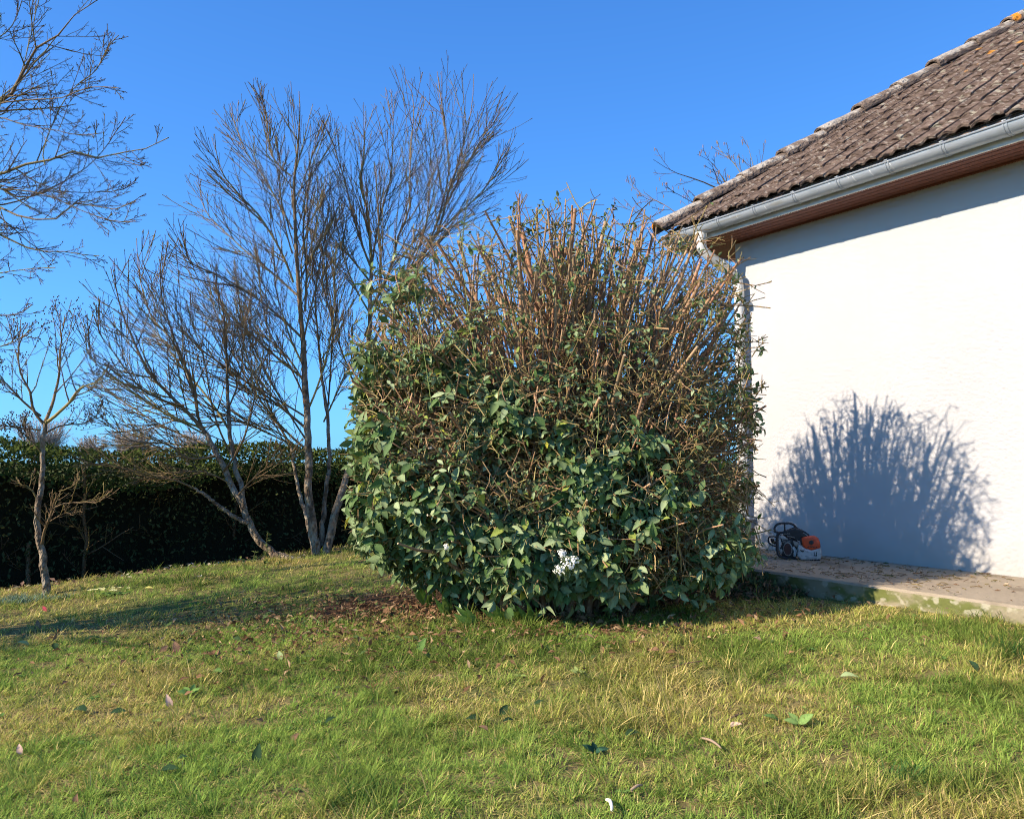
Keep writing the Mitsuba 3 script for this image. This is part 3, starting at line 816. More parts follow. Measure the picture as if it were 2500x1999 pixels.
def bare_tree(key, trunk, limbs, rng, l1, l2, l3=None, wob=0.012, dark=1.0, buds=False, extra=None, thin=0.55, thin_limb=0.5):
    """trunk, limbs: limbs_from(...) specs. l1, l2, l3: keyword dicts of sprout for the shoots."""
    for sp in trunk:
        P, R = limbs_from([sp], 26)
        R = R * thin
        # knots and swelling
        R = R * (1 + 0.10 * (meshkit.noise(P * 7, 3) - 0.5) * 2)
        R[:, 0] *= 1.25
        P = P + 0.006 * rng.normal(size=P.shape)
        part(key, 'trunk', mikit.ply(tubes(P, R, 12), 'mat_bark', smooth=True))
    P, R = limbs_from(limbs, 16)
    R = np.maximum(R * thin_limb, 0.004)
    P = P + np.cumsum(rng.normal(size=P.shape) * wob, 1) * np.linspace(0, 1, 16)[None, :, None] * 0.5
    for i in range(len(P)):
        m = tubes(P[i:i + 1], R[i:i + 1], 7, bark_tone(1, rng, dark * 1.15))
        part(key, 'branch', mikit.ply((m[0], m[1]), 'mat_twig', smooth=True, color=m[2]))
    out, tips = [], []
    P1, R1_ = sprout(P, R, rng=rng, **l1)
    R1_ = np.minimum(R1_, 0.0075)
    out.append(tubes(P1, R1_, 4, bark_tone(len(P1), rng, dark)))
    P2, R2_ = sprout(P1, R1_, rng=rng, **l2)
    out.append(tubes(P2, R2_, 3, bark_tone(len(P2), rng, dark * 0.9)))
    last, lastR = P2, R2_
    if l3:
        P3, R3_ = sprout(P2, R2_, rng=rng, **l3)
        out.append(tubes(P3, R3_, 3, bark_tone(len(P3), rng, dark * 0.8)))
        last, lastR = P3, R3_
    if buds:
        e = np.concatenate([P1[:, -2:], P2[:, -2:]])
        dd = unit(e[:, 1] - e[:, 0])
        bp = np.stack([e[:, 1] - dd * 0.004, e[:, 1] + dd * 0.008, e[:, 1] + dd * 0.022], 1)
        out.append(tubes(bp, np.tile([[0.0026, 0.0044, 0.001]], (len(bp), 1)), 4, bark_tone(len(bp), rng, dark * 0.7)))
    m = cat(out + (extra(P1, P2, last) if extra else []))
    part(key, 'twig', mikit.ply((m[0], m[1]), 'mat_twig', smooth=True, color=m[2]), None, True)


# 1. the tall tree with several trunks, left of the shrub; its right crown stands behind the shrub
rng = np.random.default_rng(11)
tall = thing('bare_tree', 'tall leafless tree with several trunks rising behind the left side of the shrub', 'tree')
tr = [([(777, 1372), (764, 1296), (754, 1180), (752, 1064), (745, 948), (740, 832)], 9.0, 9.05, 0.095, 0.055),
      ([(783, 1330), (794, 1212), (803, 1143), (799, 1018), (787, 930)], 9.1, 9.3, 0.05, 0.03),
      ([(797, 1362), (817, 1259), (838, 1189), (858, 1120), (885, 980), (900, 840), (906, 668)], 9.0, 9.4, 0.085, 0.04),
      ([(757, 1300), (748, 1265), (734, 1217), (722, 1160), (712, 1090)], 9.15, 9.5, 0.05, 0.028)]
lb = [([(740, 832), (727, 693), (716, 547), (711, 442), (721, 359), (723, 275), (717, 222)], 9.05, 9.05, 0.055, 0.006),
      ([(745, 760), (749, 672), (740, 547), (751, 484), (760, 380), (790, 290)], 9.05, 9.3, 0.03, 0.005),
      ([(716, 690), (646, 547), (575, 467), (538, 409), (523, 330)], 9.05, 8.6, 0.026, 0.005),
      ([(714, 560), (650, 442), (600, 359), (575, 260)], 9.05, 9.4, 0.022, 0.005),
      ([(710, 430), (659, 367), (650, 280), (638, 204)], 9.05, 8.9, 0.02, 0.004),
      ([(725, 720), (638, 643), (575, 588), (504, 505), (496, 440)], 9.05, 9.5, 0.026, 0.005),
      ([(742, 830), (617, 726), (533, 676), (458, 640), (442, 540)], 9.05, 8.5, 0.028, 0.005),
      ([(748, 930), (650, 850), (560, 770), (480, 700), (440, 600)], 9.05, 9.6, 0.03, 0.005),
      ([(752, 1050), (640, 960), (520, 880), (430, 800), (395, 720)], 9.05, 8.8, 0.03, 0.005),
      ([(752, 1100), (660, 1010), (590, 900), (545, 790), (520, 700)], 9.05, 9.7, 0.028, 0.005),
      ([(712, 1090), (650, 980), (600, 860), (585, 740), (570, 640)], 9.5, 9.6, 0.028, 0.005),
      ([(787, 930), (775, 820), (768, 720), (785, 600), (800, 520)], 9.3, 9.3, 0.03, 0.005),
      ([(752, 1000), (790, 900), (812, 800), (820, 690), (815, 600)], 9.05, 8.8, 0.025, 0.005),
      ([(745, 900), (700, 800), (672, 690), (665, 570)], 9.05, 8.8, 0.024, 0.005),
      ([(752, 1080), (690, 980), (640, 880), (600, 780), (590, 690)], 9.1, 9.6, 0.022, 0.005),
      ([(750, 1020), (600, 930), (470, 860), (350, 800), (290, 730)], 9.1, 9.3, 0.022, 0.005),
      ([(752, 1110), (640, 1050), (520, 1000), (430, 960), (330, 900)], 9.1, 9.2, 0.02, 0.005),
      ([(748, 980), (700, 880), (655, 800), (640, 700), (648, 600)], 9.05, 8.6, 0.02, 0.005),
      ([(790, 1030), (830, 940), (862, 860), (870, 760)], 9.3, 9.0, 0.02, 0.005),
      ([(800, 1000), (812, 800), (790, 650), (768, 520)], 9.3, 9.6, 0.022, 0.005),
      ([(900, 760), (842, 640), (815, 520), (800, 420)], 9.4, 9.6, 0.022, 0.005),
      ([(890, 820), (930, 660), (928, 520), (918, 400)], 9.4, 9.1, 0.022, 0.005),
      ([(870, 950), (822, 820), (790, 700), (757, 600)], 9.35, 9.2, 0.02, 0.005),
      ([(740, 840), (772, 700), (800, 600), (835, 520)], 9.05, 9.3, 0.02, 0.005),
      ([(714, 620), (690, 520), (680, 420), (690, 330)], 9.05, 8.8, 0.018, 0.005),
      ([(745, 940), (680, 850), (600, 800), (520, 780), (450, 740)], 9.05, 9.3, 0.022, 0.005),
      ([(758, 1130), (700, 1070), (640, 1040), (560, 1030), (500, 1060)], 9.1, 8.8, 0.016, 0.004),
      ([(906, 668), (899, 526), (880, 442), (893, 388), (897, 275)], 9.4, 9.4, 0.038, 0.005),
      ([(900, 760), (955, 651), (972, 576), (1001, 505), (1003, 400), (1014, 254), (990, 190)], 9.4, 9.2, 0.035, 0.005),
      ([(895, 880), (985, 690), (1076, 551), (1101, 451), (1114, 417), (1135, 338), (1156, 233), (1158, 178)], 9.4, 9.5, 0.036, 0.004),
      ([(908, 660), (859, 513), (842, 442), (826, 392), (797, 317), (778, 288)], 9.4, 9.1, 0.026, 0.005),
      ([(905, 690), (851, 622), (805, 567), (776, 484), (780, 420)], 9.4, 9.7, 0.025, 0.005),
      ([(1090, 500), (1140, 400), (1175, 335), (1222, 262)], 9.5, 9.3, 0.02, 0.004),
      ([(1040, 600), (1120, 520), (1180, 460), (1215, 395), (1240, 335)], 9.5, 9.8, 0.022, 0.004),
      ([(1000, 690), (1060, 560), (1095, 400), (1085, 296), (1068, 174)], 9.4, 9.7, 0.026, 0.004),
      ([(906, 668), (925, 540), (955, 420), (960, 320), (955, 215)], 9.4, 9.7, 0.026, 0.004),
      ([(950, 740), (1010, 640), (1045, 520), (1050, 400), (1040, 290)], 9.4, 9.0, 0.026, 0.004)]
bare_tree(tall, tr, lb, rng, dict(per=20, s0=0.10, s1=0.86, angle=(12, 40), length=(0.22, 0.52), bend=0.15, k=7, taper=0.6, tip=0.4, rmin=0.0040, wob=0.011),
          dict(per=4, s0=0.12, s1=0.95, angle=(14, 44), length=(0.32, 0.75), bend=0.16, k=5, taper=0.75, tip=0.55, rmin=0.0027, wob=0.014), buds=True)

# 2. the leaning tree
rng = np.random.default_rng(12)
lean = thing('bare_tree', 'leafless tree with a trunk leaning far to the left from the lawn edge', 'tree')
tr = [([(735, 1372), (678, 1356), (636, 1324), (617, 1291), (585, 1222), (553, 1161), (520, 1087), (497, 1050)], 8.7, 8.6, 0.085, 0.045),
      ([(606, 1278), (548, 1245), (501, 1208), (470, 1190)], 8.62, 8.4, 0.04, 0.022),
      ([(596, 1240), (590, 1194), (572, 1124), (562, 1064), (557, 994), (555, 934)], 8.62, 8.9, 0.05, 0.033)]
lb = [([(497, 1050), (460, 1008), (409, 957), (358, 897), (325, 827), (293, 753), (279, 679), (277, 628)], 8.6, 8.3, 0.043, 0.005),
      ([(512, 1075), (483, 1017), (474, 953), (441, 869), (399, 753), (390, 670), (395, 600)], 8.6, 8.7, 0.035, 0.005),
      ([(555, 934), (550, 830), (540, 740), (512, 640)], 8.9, 9.0, 0.03, 0.005),
      ([(560, 1050), (500, 960), (440, 890), (380, 800), (350, 700)], 8.85, 9.2, 0.028, 0.005),
      ([(497, 1045), (386, 999), (293, 925), (215, 850), (205, 760)], 8.6, 8.2, 0.026, 0.005),
      ([(530, 1110), (465, 1120), (400, 1082), (330, 1078), (260, 1036), (220, 990)], 8.6, 8.1, 0.024, 0.005),
      ([(520, 1090), (420, 1050), (330, 1000), (240, 940), (190, 900)], 8.6, 8.9, 0.024, 0.004),
      ([(470, 1190), (420, 1170), (330, 1150), (250, 1130), (190, 1140)], 8.4, 8.0, 0.018, 0.004),
      ([(545, 1150), (600, 1060), (620, 960), (640, 850)], 8.6, 8.3, 0.026, 0.005),
      ([(556, 1000), (590, 900), (600, 800), (610, 720)], 8.9, 8.7, 0.02, 0.005),
      ([(500, 1060), (430, 1020), (350, 960), (300, 860), (270, 760)], 8.6, 9.0, 0.02, 0.005),
      ([(565, 1110), (520, 1000), (500, 880), (470, 780), (460, 700)], 8.85, 8.5, 0.022, 0.005),
      ([(520, 1095), (430, 1085), (350, 1060), (280, 1000)], 8.6, 8.9, 0.018, 0.004),
      ([(580, 1210), (640, 1150), (690, 1120), (720, 1090)], 8.62, 8.2, 0.018, 0.004),
      ([(560, 1180), (480, 1150), (380, 1160), (300, 1190)], 8.6, 8.2, 0.014, 0.004),
      ([(450, 990), (360, 960), (290, 880), (235, 800), (230, 740)], 8.5, 8.0, 0.02, 0.004),
      ([(470, 960), (430, 850), (360, 760), (335, 660), (330, 590)], 8.6, 8.9, 0.022, 0.004)]
bare_tree(lean, tr, lb, rng, dict(per=17, s0=0.08, s1=0.88, angle=(14, 48), length=(0.22, 0.54), bend=0.18, k=7, taper=0.6, tip=0.4, rmin=0.0040, wob=0.013),
          dict(per=4, s0=0.12, s1=0.95, angle=(16, 50), length=(0.32, 0.75), bend=0.14, k=5, taper=0.75, tip=0.55, rmin=0.0027, wob=0.016), buds=True)

# 3. the slim tree with seed heads
rng = np.random.default_rng(13)
slim = thing('bare_tree', 'slim young leafless tree with dark seed heads standing alone at the far left', 'tree')
tr = [([(112, 1466), (104, 1365), (92, 1310), (91, 1253), (99, 1189), (104, 1109), (108, 1033)], 7.0, 7.0, 0.062, 0.032)]
lb = [([(108, 1035), (81, 995), (74, 956), (54, 916), (49, 867), (74, 798)], 7.0, 6.9, 0.022, 0.004),
      ([(110, 1030), (133, 970), (145, 906), (143, 837), (143, 762)], 7.0, 7.1, 0.024, 0.004),
      ([(110, 1034), (163, 990), (197, 951), (246, 931), (271, 887)], 7.0, 6.7, 0.024, 0.004),
      ([(100, 1015), (39, 965), (15, 936), (0, 905)], 7.0, 6.8, 0.016, 0.004),
      ([(102, 1328), (110, 1295), (121, 1269), (131, 1237), (144, 1199)], 7.0, 6.85, 0.022, 0.010),
      ([(131, 1240), (175, 1224), (236, 1221), (265, 1196)], 6.87, 6.8, 0.010, 0.004),
      ([(123, 1272), (153, 1256), (204, 1247)], 6.9, 6.8, 0.009, 0.003),
      ([(144, 1199), (179, 1186), (204, 1160)], 6.85, 6.9, 0.010, 0.003),
      ([(89, 1215), (70, 1190), (48, 1177), (25, 1172)], 7.0, 6.9, 0.013, 0.005),
      ([(108, 1060), (150, 1040), (205, 1035), (250, 1000)], 7.0, 7.2, 0.012, 0.004),
      ([(100, 1050), (60, 1045), (20, 1040), (-20, 1050)], 7.0, 6.8, 0.012, 0.004),
      ([(106, 1110), (84, 1085), (60, 1060), (50, 1020)], 7.0, 6.9, 0.012, 0.004)]


def seed_heads(P1, P2, last):
    tips = np.concatenate([P1[:, -1], P2[:, -1]])
    tips = tips[tips[:, 2] > 1.05]
    tips = tips[rng.random(len(tips)) < 0.35]
    n = len(tips) * 5
    p = np.repeat(tips, 5, 0) + rng.normal(size=(n, 3)) * [0.02, 0.02, 0.028]
    seg = np.stack([p - UP * 0.006, p, p + UP * 0.008], 1)
    return [tubes(seg, np.tile([[0.002, 0.0058, 0.003]], (n, 1)), 5, np.tile([[0.045, 0.032, 0.03]], (n, 1)))]


bare_tree(slim, tr, lb, rng, dict(per=11, s0=0.25, s1=0.97, angle=(20, 55), length=(0.25, 0.6), bend=0.35, k=6, taper=0.6, tip=0.4, rmin=0.003, wob=0.03),
          dict(per=4, s0=0.3, s1=0.98, angle=(25, 60), length=(0.28, 0.55), bend=0.12, k=4, taper=0.75, tip=0.55, rmin=0.0024, wob=0.03), extra=seed_heads, thin=0.52, thin_limb=0.62)

# 4. the big tree whose crown reaches in from the left
rng = np.random.default_rng(14)
big = thing('bare_tree', 'big leafless tree whose arching boughs reach in from the left edge', 'tree')
tr = [([(-420, 1560), (-410, 1300), (-400, 1000), (-390, 800)], 7.3, 7.3, 0.17, 0.12)]
X0 = (-385, 700)
lb = [([X0, (-200, 420), (-100, 300), (0, 247), (50, 205), (65, 155), (100, 112), (150, 83), (180, 40), (237, 0)], 7.3, 7.0, 0.07, 0.006),
      ([(-60, 290), (0, 240), (40, 205), (70, 120), (100, 0), (115, -60)], 7.1, 7.4, 0.022, 0.005),
      ([(-200, 400), (-60, 290), (0, 252), (90, 240), (150, 238), (215, 215), (290, 215)], 7.2, 6.6, 0.03, 0.005),
      ([X0, (-200, 520), (-60, 430), (0, 432), (40, 412), (110, 403), (160, 380), (250, 397), (310, 383), (360, 375), (407, 350)], 7.3, 6.9, 0.055, 0.004),
      ([(110, 403), (105, 370), (130, 300), (165, 230), (185, 205), (220, 175), (255, 110), (277, 85)], 7.0, 7.2, 0.016, 0.004),
      ([(-150, 470), (-60, 450), (0, 460), (60, 485), (130, 470), (210, 475), (280, 475), (335, 455)], 7.2, 7.4, 0.026, 0.004),
      ([X0, (-200, 560), (-60, 500), (0, 512), (50, 535), (120, 545), (190, 500), (260, 520), (330, 500)], 7.3, 6.7, 0.045, 0.004),
      ([X0, (-200, 620), (-60, 560), (0, 575), (50, 605), (110, 618), (170, 615), (215, 630), (235, 630)], 7.3, 7.2, 0.04, 0.005),
      ([(-160, 500), (-60, 460), (0, 462), (70, 470), (140, 490), (200, 520), (280, 550), (330, 550)], 7.2, 6.5, 0.028, 0.004),
      ([(-60, 500), (0, 500), (100, 470), (160, 440), (230, 390), (270, 345), (320, 285)], 7.1, 7.6, 0.024, 0.004),
      ([X0, (-220, 690), (-100, 650), (0, 660), (60, 650), (145, 640)], 7.3, 7.0, 0.035, 0.005),
      ([(-150, 340), (-50, 290), (0, 288), (60, 305), (130, 320), (200, 335), (255, 333)], 7.2, 6.8, 0.026, 0.005),
      ([X0, (-240, 760), (-120, 740), (-20, 770), (40, 765), (70, 745)], 7.3, 7.1, 0.03, 0.004),
      ([(-240, 760), (-140, 800), (-40, 850), (30, 830), (75, 800)], 7.3, 7.2, 0.02, 0.004),
      ([X0, (-250, 400), (-170, 200), (-110, 60), (-60, -60)], 7.3, 7.6, 0.07, 0.02),
      ([(-170, 200), (-80, 120), (0, 100), (60, 40), (80, -30)], 7.45, 7.2, 0.026, 0.005),
      ([X0, (-400, 400), (-420, 100), (-400, -250)], 7.3, 7.5, 0.08, 0.02),
      ([X0, (-520, 450), (-620, 250), (-700, 50)], 7.3, 7.0, 0.07, 0.015),
      ([X0, (-480, 560), (-600, 480), (-760, 430)], 7.3, 7.8, 0.05, 0.01)]
bare_tree(big, tr, lb, rng, dict(per=18, s0=0.2, s1=0.98, angle=(20, 55), length=(0.14, 0.36), bend=0.10, k=6, taper=0.6, tip=0.4, rmin=0.0028, wob=0.018),
          dict(per=5, s0=0.15, s1=0.97, angle=(25, 58), length=(0.25, 0.55), bend=0.06, k=5, taper=0.75, tip=0.55, rmin=0.0022, wob=0.03),
          dict(per=3, s0=0.3, s1=0.97, angle=(30, 65), length=(0.2, 0.5), bend=0.05, k=3, taper=0.8, tip=0.6, rmin=0.002, wob=0.04), thin=0.8, thin_limb=0.32, dark=0.8)

# 5. the tree behind the roof
rng = np.random.default_rng(15)
hid = thing('bare_tree', 'leafless tree with a few pinkish dry pods showing above the low end of the roof', 'tree')
tr = [([(1930, 1300), (1925, 1000), (1920, 760)], 16.0, 16.0, 0.16, 0.11)]
lb = [([(1920, 760), (1850, 600), (1780, 480), (1700, 440), (1640, 420), (1590, 390)], 16, 15.2, 0.08, 0.006),
      ([(1830, 560), (1770, 440), (1740, 400), (1705, 380)], 15.8, 15.5, 0.04, 0.006),
      ([(1850, 600), (1760, 520), (1700, 500), (1640, 470), (1600, 470)], 15.8, 15.0, 0.04, 0.006),
      ([(1920, 760), (1870, 560), (1840, 420), (1820, 345)], 16, 16, 0.06, 0.006),
      ([(1780, 620), (1690, 560), (1620, 545), (1560, 520), (1500, 500)], 15.8, 15.6, 0.04, 0.006),
      ([(1700, 560), (1620, 500), (1560, 470), (1530, 440)], 15.8, 16.2, 0.03, 0.005),
      ([(1840, 480), (1790, 400), (1760, 370), (1750, 345)], 15.9, 16.3, 0.03, 0.005)]


def pods(P1, P2, last):
    p = P2[:, -1]; p = p[rng.random(len(p)) < 0.4]
    seg = np.stack([p, p - UP * 0.03, p - UP * 0.07], 1)
    return [tubes(seg, np.tile([[0.004, 0.011, 0.004]], (len(p), 1)), 4, np.tile([[0.30, 0.19, 0.15]], (len(p), 1)))]


bare_tree(hid, tr, lb, rng, dict(per=8, s0=0.3, s1=0.98, angle=(20, 55), length=(0.18, 0.38), bend=0.2, k=6, taper=0.6, tip=0.4, rmin=0.005, wob=0.03),
          dict(per=4, s0=0.2, s1=0.97, angle=(20, 55), length=(0.28, 0.55), bend=0.12, k=4, taper=0.75, tip=0.55, rmin=0.0035, wob=0.03), dark=0.9, extra=pods, thin_limb=0.33)

# 6. a young tree just outside the frame on the left, whose broken shade lies on the lawn
rng = np.random.default_rng(16)
side = thing('bare_tree', 'leafless young tree beyond the left edge whose broken shade lies on the lawn', 'tree')
tx, ty = -4.9, 4.5
tb = np.array([tx, ty, float(ground_z(tx, ty)) - 0.05])
P = np.array([np.linspace(0, 1, 26)[:, None] * np.array([0.1, 0.1, 1.3]) + tb])
part(side, 'trunk', mikit.ply(tubes(P, np.linspace(0.07, 0.045, 26)[None], 12), 'mat_bark', smooth=True))
nl_ = 26
a = rng.uniform(0, 2 * np.pi, nl_); e = np.stack([np.cos(a) * rng.uniform(0.2, 1.3, nl_), np.sin(a) * rng.uniform(0.2, 2.3, nl_), rng.uniform(0.2, 2.9, nl_)], 1)
qq = np.linspace(0, 1, 16)[None, :, None]
st_ = P[0, 12 + (np.arange(nl_) % 13)]
P = st_[:, None] + e[:, None] * qq + UP * 0.25 * (qq - qq ** 2)
R = np.repeat(np.linspace(0.022, 0.006, 16)[None], nl_, 0)
for i in range(nl_):
    m = tubes(P[i:i + 1], R[i:i + 1], 6, bark_tone(1, rng, 1.0))
    part(side, 'branch', mikit.ply((m[0], m[1]), 'mat_twig', smooth=True, color=m[2]))
Pa, Ra = sprout(P, R, 8, 0.1, 0.98, (20, 55), (0.25, 0.6), 0.1, 6, rng, 0.6, 0.5, 0.004, 0.02)
Pb, Rb = sprout(Pa, Ra, 4, 0.1, 0.98, (20, 55), (0.3, 0.7), 0.1, 4, rng, 0.8, 0.6, 0.0035, 0.03)
m = cat([tubes(Pa, Ra, 3, bark_tone(len(Pa), rng, 1.0)), tubes(Pb, Rb, 3, bark_tone(len(Pb), rng, 1.0))])
part(side, 'twig', mikit.ply((m[0], m[1]), 'mat_twig', smooth=True, color=m[2]), None, True)

# 7. far bare trees beyond the hedge
for (px, top, spread, Y, seed, lab) in ((105, 1020, 70, 45, 21, 'rounded hazy bare tree far beyond the hedge at the far left'), (330, 1040, 60, 40, 22, 'low bare tree far beyond the hedge, showing left of the leaning trunk'),
                                        (225, 1062, 45, 52, 23, 'smallest far bare tree showing between the slim tree and the leaning tree'), (470, 1050, 55, 48, 24, 'low bare tree far beyond the hedge, behind the leaning trunk')):
    rng = np.random.default_rng(seed)
    far = thing('far_tree', lab, 'tree', None)
    k = Y / 2000.0
    base = np.array([(px - 1250) * k, Y, -0.4])
    zt = CAM_Z + (1131 - top) * k
    ht = zt + 0.4
    w = spread * k
    part(far, 'trunk', mikit.ply(tubes(np.array([[base, base + [0.05, 0, ht * 0.25], base + [0, 0.1, ht * 0.5]]]), np.array([[0.14, 0.11, 0.08]]), 8), 'mat_bark', smooth=True))
    nb_ = 60
    a = rng.uniform(0, 2 * np.pi, nb_)
    e = np.stack([np.cos(a) * w * rng.uniform(0.2, 1, nb_), np.sin(a) * w * rng.uniform(0.2, 1, nb_), ht * (1 - 0.35 * rng.random(nb_) ** 1.3)], 1)
    st = base + np.stack([np.zeros(nb_), np.zeros(nb_), ht * rng.uniform(0.2, 0.5, nb_)], 1)
    qq = np.linspace(0, 1, 6)[None, :, None]
    en = base + e * np.array([1, 1, 1])
    Pq = st[:, None] * (1 - qq) + en[:, None] * qq
    Pq = Pq + (qq - qq ** 2) * np.array([0, 0, -0.3]) + rng.normal(size=Pq.shape) * 0.05
    Rq = np.repeat(np.linspace(0.04, 0.012, 6)[None], nb_, 0)
    Pa, Ra = sprout(Pq, Rq, 9, 0.2, 0.98, (20, 55), (0.2, 0.45), 0.1, 4, rng, 0.6, 0.5, 0.008, 0.03)
    Pb, Rb = sprout(Pa, Ra, 5, 0.2, 0.98, (20, 55), (0.3, 0.6), 0.1, 3, rng, 0.8, 0.6, 0.007, 0.03)
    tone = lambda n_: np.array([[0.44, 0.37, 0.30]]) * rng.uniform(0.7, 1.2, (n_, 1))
    m = cat([tubes(Pq, Rq, 4, tone(nb_)), tubes(Pa, Ra, 3, tone(len(Pa))), tubes(Pb, Rb, 3, tone(len(Pb)))])
    part(far, 'crown', mikit.ply((m[0], m[1]), 'mat_twig', smooth=True, color=m[2]))

# ------------------------------------------------------------------ hedge
rng = np.random.default_rng(31)
hedge = thing('hedge', 'tall dark evergreen hedge, leafy on top and bare below, behind the bare trees', 'hedge')
HD = np.array([0.788, 0.616, 0.0]); HN = np.array([0.616, -0.788, 0.0]); H0 = np.array([-5.35, 8.5, 0.0])
HL0, HL1 = -2.5, 9.5


def hedge_point(k, off, z):
    return H0 + np.multiply.outer(k, HD) + np.multiply.outer(off, HN) + np.multiply.outer(z, UP)


def hedge_top(k):
    return 1.17 + 0.16 * (meshkit.fbm(np.stack([k * 0.8, k * 0 + 2, k * 0], -1), 3, 6) - 0.5) * 2 + 0.012 * k


nh = 30000
k = rng.uniform(HL0, HL1, nh)
zt = hedge_top(k)
ang = rng.uniform(-0.25, np.pi + 0.25, nh)                       # round the crown's section
rad = 1 - rng.beta(1, 4, nh) * 0.5
bulge = 1 + 0.22 * (meshkit.fbm(np.stack([k * 2.2, ang * 1.6, k * 0], -1), 3, 8) - 0.5) * 2
off = np.cos(ang) * 0.52 * rad * bulge
z = zt - 0.34 + np.sin(ang) * 0.34 * rad * bulge
pt = hedge_point(k, off, np.zeros(nh)); pt[:, 2] = z
outw = unit(np.cos(ang)[:, None] * HN + np.sin(ang)[:, None] * UP)
ld = unit(outw * 0.5 + rng.normal(size=(nh, 3)) * 0.6)
ln = unit(outw * 0.8 + UP * 0.4 + rng.normal(size=(nh, 3)) * 0.5)
t = rng.random((nh, 1))
HC = np.array([[0.035, 0.058, 0.016]]) * (1 - t) + np.array([[0.10, 0.13, 0.033]]) * t
HC = np.where(rng.random((nh, 1)) > 0.97, np.array([[0.16, 0.12, 0.05]]), HC)
m = leaves(pt, ld, ln, rng.uniform(0.035, 0.07, nh), HC, ratio=0.5, curl=0.15, fold=0.3, simple=True)
part(hedge, 'crown', mikit.ply((m[0], m[1]), 'mat_leaf', smooth=True, color=m[2]), 'dense glossy leaves along the top', True)
# lower part: bare stems, deep shade, few leaves
nst = 70
k = np.sort(rng.uniform(HL0, HL1, nst)); off = rng.normal(0, 0.12, nst)
b = hedge_point(k, off, np.zeros(nst)); b[:, 2] = ground_z(b[:, 0], b[:, 1]) - 0.03
e = b + np.stack([rng.normal(0, 0.12, nst), rng.normal(0, 0.12, nst), 1.0 - b[:, 2] + 0 * k], 1)
qq = np.linspace(0, 1, 6)[None, :, None]
Pq = b[:, None] * (1 - qq) + e[:, None] * qq + np.cumsum(rng.normal(size=(nst, 6, 3)) * 0.015, 1)
Rq = np.repeat(np.linspace(0.022, 0.012, 6)[None], nst, 0) * rng.uniform(0.7, 1.3, (nst, 1))
for i in range(nst):
    m = tubes(Pq[i:i + 1], Rq[i:i + 1], 6, bark_tone(1, rng, 0.8))
    part(hedge, 'stem', mikit.ply((m[0], m[1]), 'mat_twig', smooth=True, color=m[2]))
Pa, Ra = sprout(Pq, Rq, 16, 0.1, 1.0, (30, 75), (0.2, 0.5), 0.1, 5, rng, 0.5, 0.5, 0.003, 0.05)
Pb, Rb = sprout(Pa, Ra, 5, 0.2, 1.0, (30, 70), (0.3, 0.6), 0.0, 3, rng, 0.7, 0.6, 0.0025, 0.05)
m = cat([tubes(Pa, Ra, 4, bark_tone(len(Pa), rng, 0.6)), tubes(Pb, Rb, 3, bark_tone(len(Pb), rng, 0.6))])
part(hedge, 'twig', mikit.ply((m[0], m[1]), 'mat_twig', smooth=True, color=m[2]), None, True)
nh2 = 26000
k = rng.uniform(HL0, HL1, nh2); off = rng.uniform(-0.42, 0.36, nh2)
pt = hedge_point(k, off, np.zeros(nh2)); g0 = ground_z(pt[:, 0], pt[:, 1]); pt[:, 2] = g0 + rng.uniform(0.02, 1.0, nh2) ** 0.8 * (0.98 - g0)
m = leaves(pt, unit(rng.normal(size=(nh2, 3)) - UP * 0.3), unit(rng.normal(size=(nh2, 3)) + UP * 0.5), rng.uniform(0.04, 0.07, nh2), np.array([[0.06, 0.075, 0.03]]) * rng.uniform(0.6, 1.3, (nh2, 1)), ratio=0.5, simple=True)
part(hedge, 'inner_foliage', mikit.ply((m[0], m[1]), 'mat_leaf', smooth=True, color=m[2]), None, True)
# near black sheet inside the hedge, its colour standing in for deep shade
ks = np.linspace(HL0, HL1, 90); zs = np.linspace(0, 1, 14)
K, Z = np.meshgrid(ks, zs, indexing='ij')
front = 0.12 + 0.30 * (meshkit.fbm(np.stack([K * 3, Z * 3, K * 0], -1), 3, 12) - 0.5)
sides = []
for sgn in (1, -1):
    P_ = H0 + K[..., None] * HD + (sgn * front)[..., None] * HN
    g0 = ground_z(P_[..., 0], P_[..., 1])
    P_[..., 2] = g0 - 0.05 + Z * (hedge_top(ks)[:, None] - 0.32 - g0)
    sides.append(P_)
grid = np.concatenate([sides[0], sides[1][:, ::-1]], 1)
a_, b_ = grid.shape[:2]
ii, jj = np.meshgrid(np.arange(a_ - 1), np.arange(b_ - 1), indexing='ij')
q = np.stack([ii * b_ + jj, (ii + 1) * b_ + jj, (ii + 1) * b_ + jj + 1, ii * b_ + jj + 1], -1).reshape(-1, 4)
part(hedge, 'shade_core', mikit.ply((grid.reshape(-1, 3), q), 'mat_shade_core', smooth=True))

# ------------------------------------------------------------------ grass
rng = np.random.default_rng(41)


def slab_front(x, y):
    """How far a point lies in front of the slab's edge (metres, positive on the lawn)."""
    return -((x - C0[0]) * N[0] + (y - C0[1]) * N[1]) - EDGE


def lawn_cover(x, y):
    z0 = np.zeros_like(x)
    w = meshkit.fbm(np.stack([x * 2.6, y * 2.6, z0], -1), 3, 15) - 0.5
    bed = ((x - 0.1) / 1.45) ** 2 + ((y - 5.45) / 0.85) ** 2 + w * 0.9
    c = np.clip((bed - 0.80) / 0.35, 0, 1)
    far = (x + 5.2) * -0.616 + (y - 8.5) * 0.788 + 1.25 + w * 0.5
    c = c * np.clip((0.25 - far) / 0.4, 0, 1)
    c = c * (slab_front(x, y) > -0.01)
    gap = np.clip((slab_front(x, y) - 0.02 + 0.15 * w) / 0.25, 0, 1)
    c = c * np.where((x > 0.9) & (x < 1.95), gap, 1)              # dark gap at the foot of the slab, under the shrub
    return c


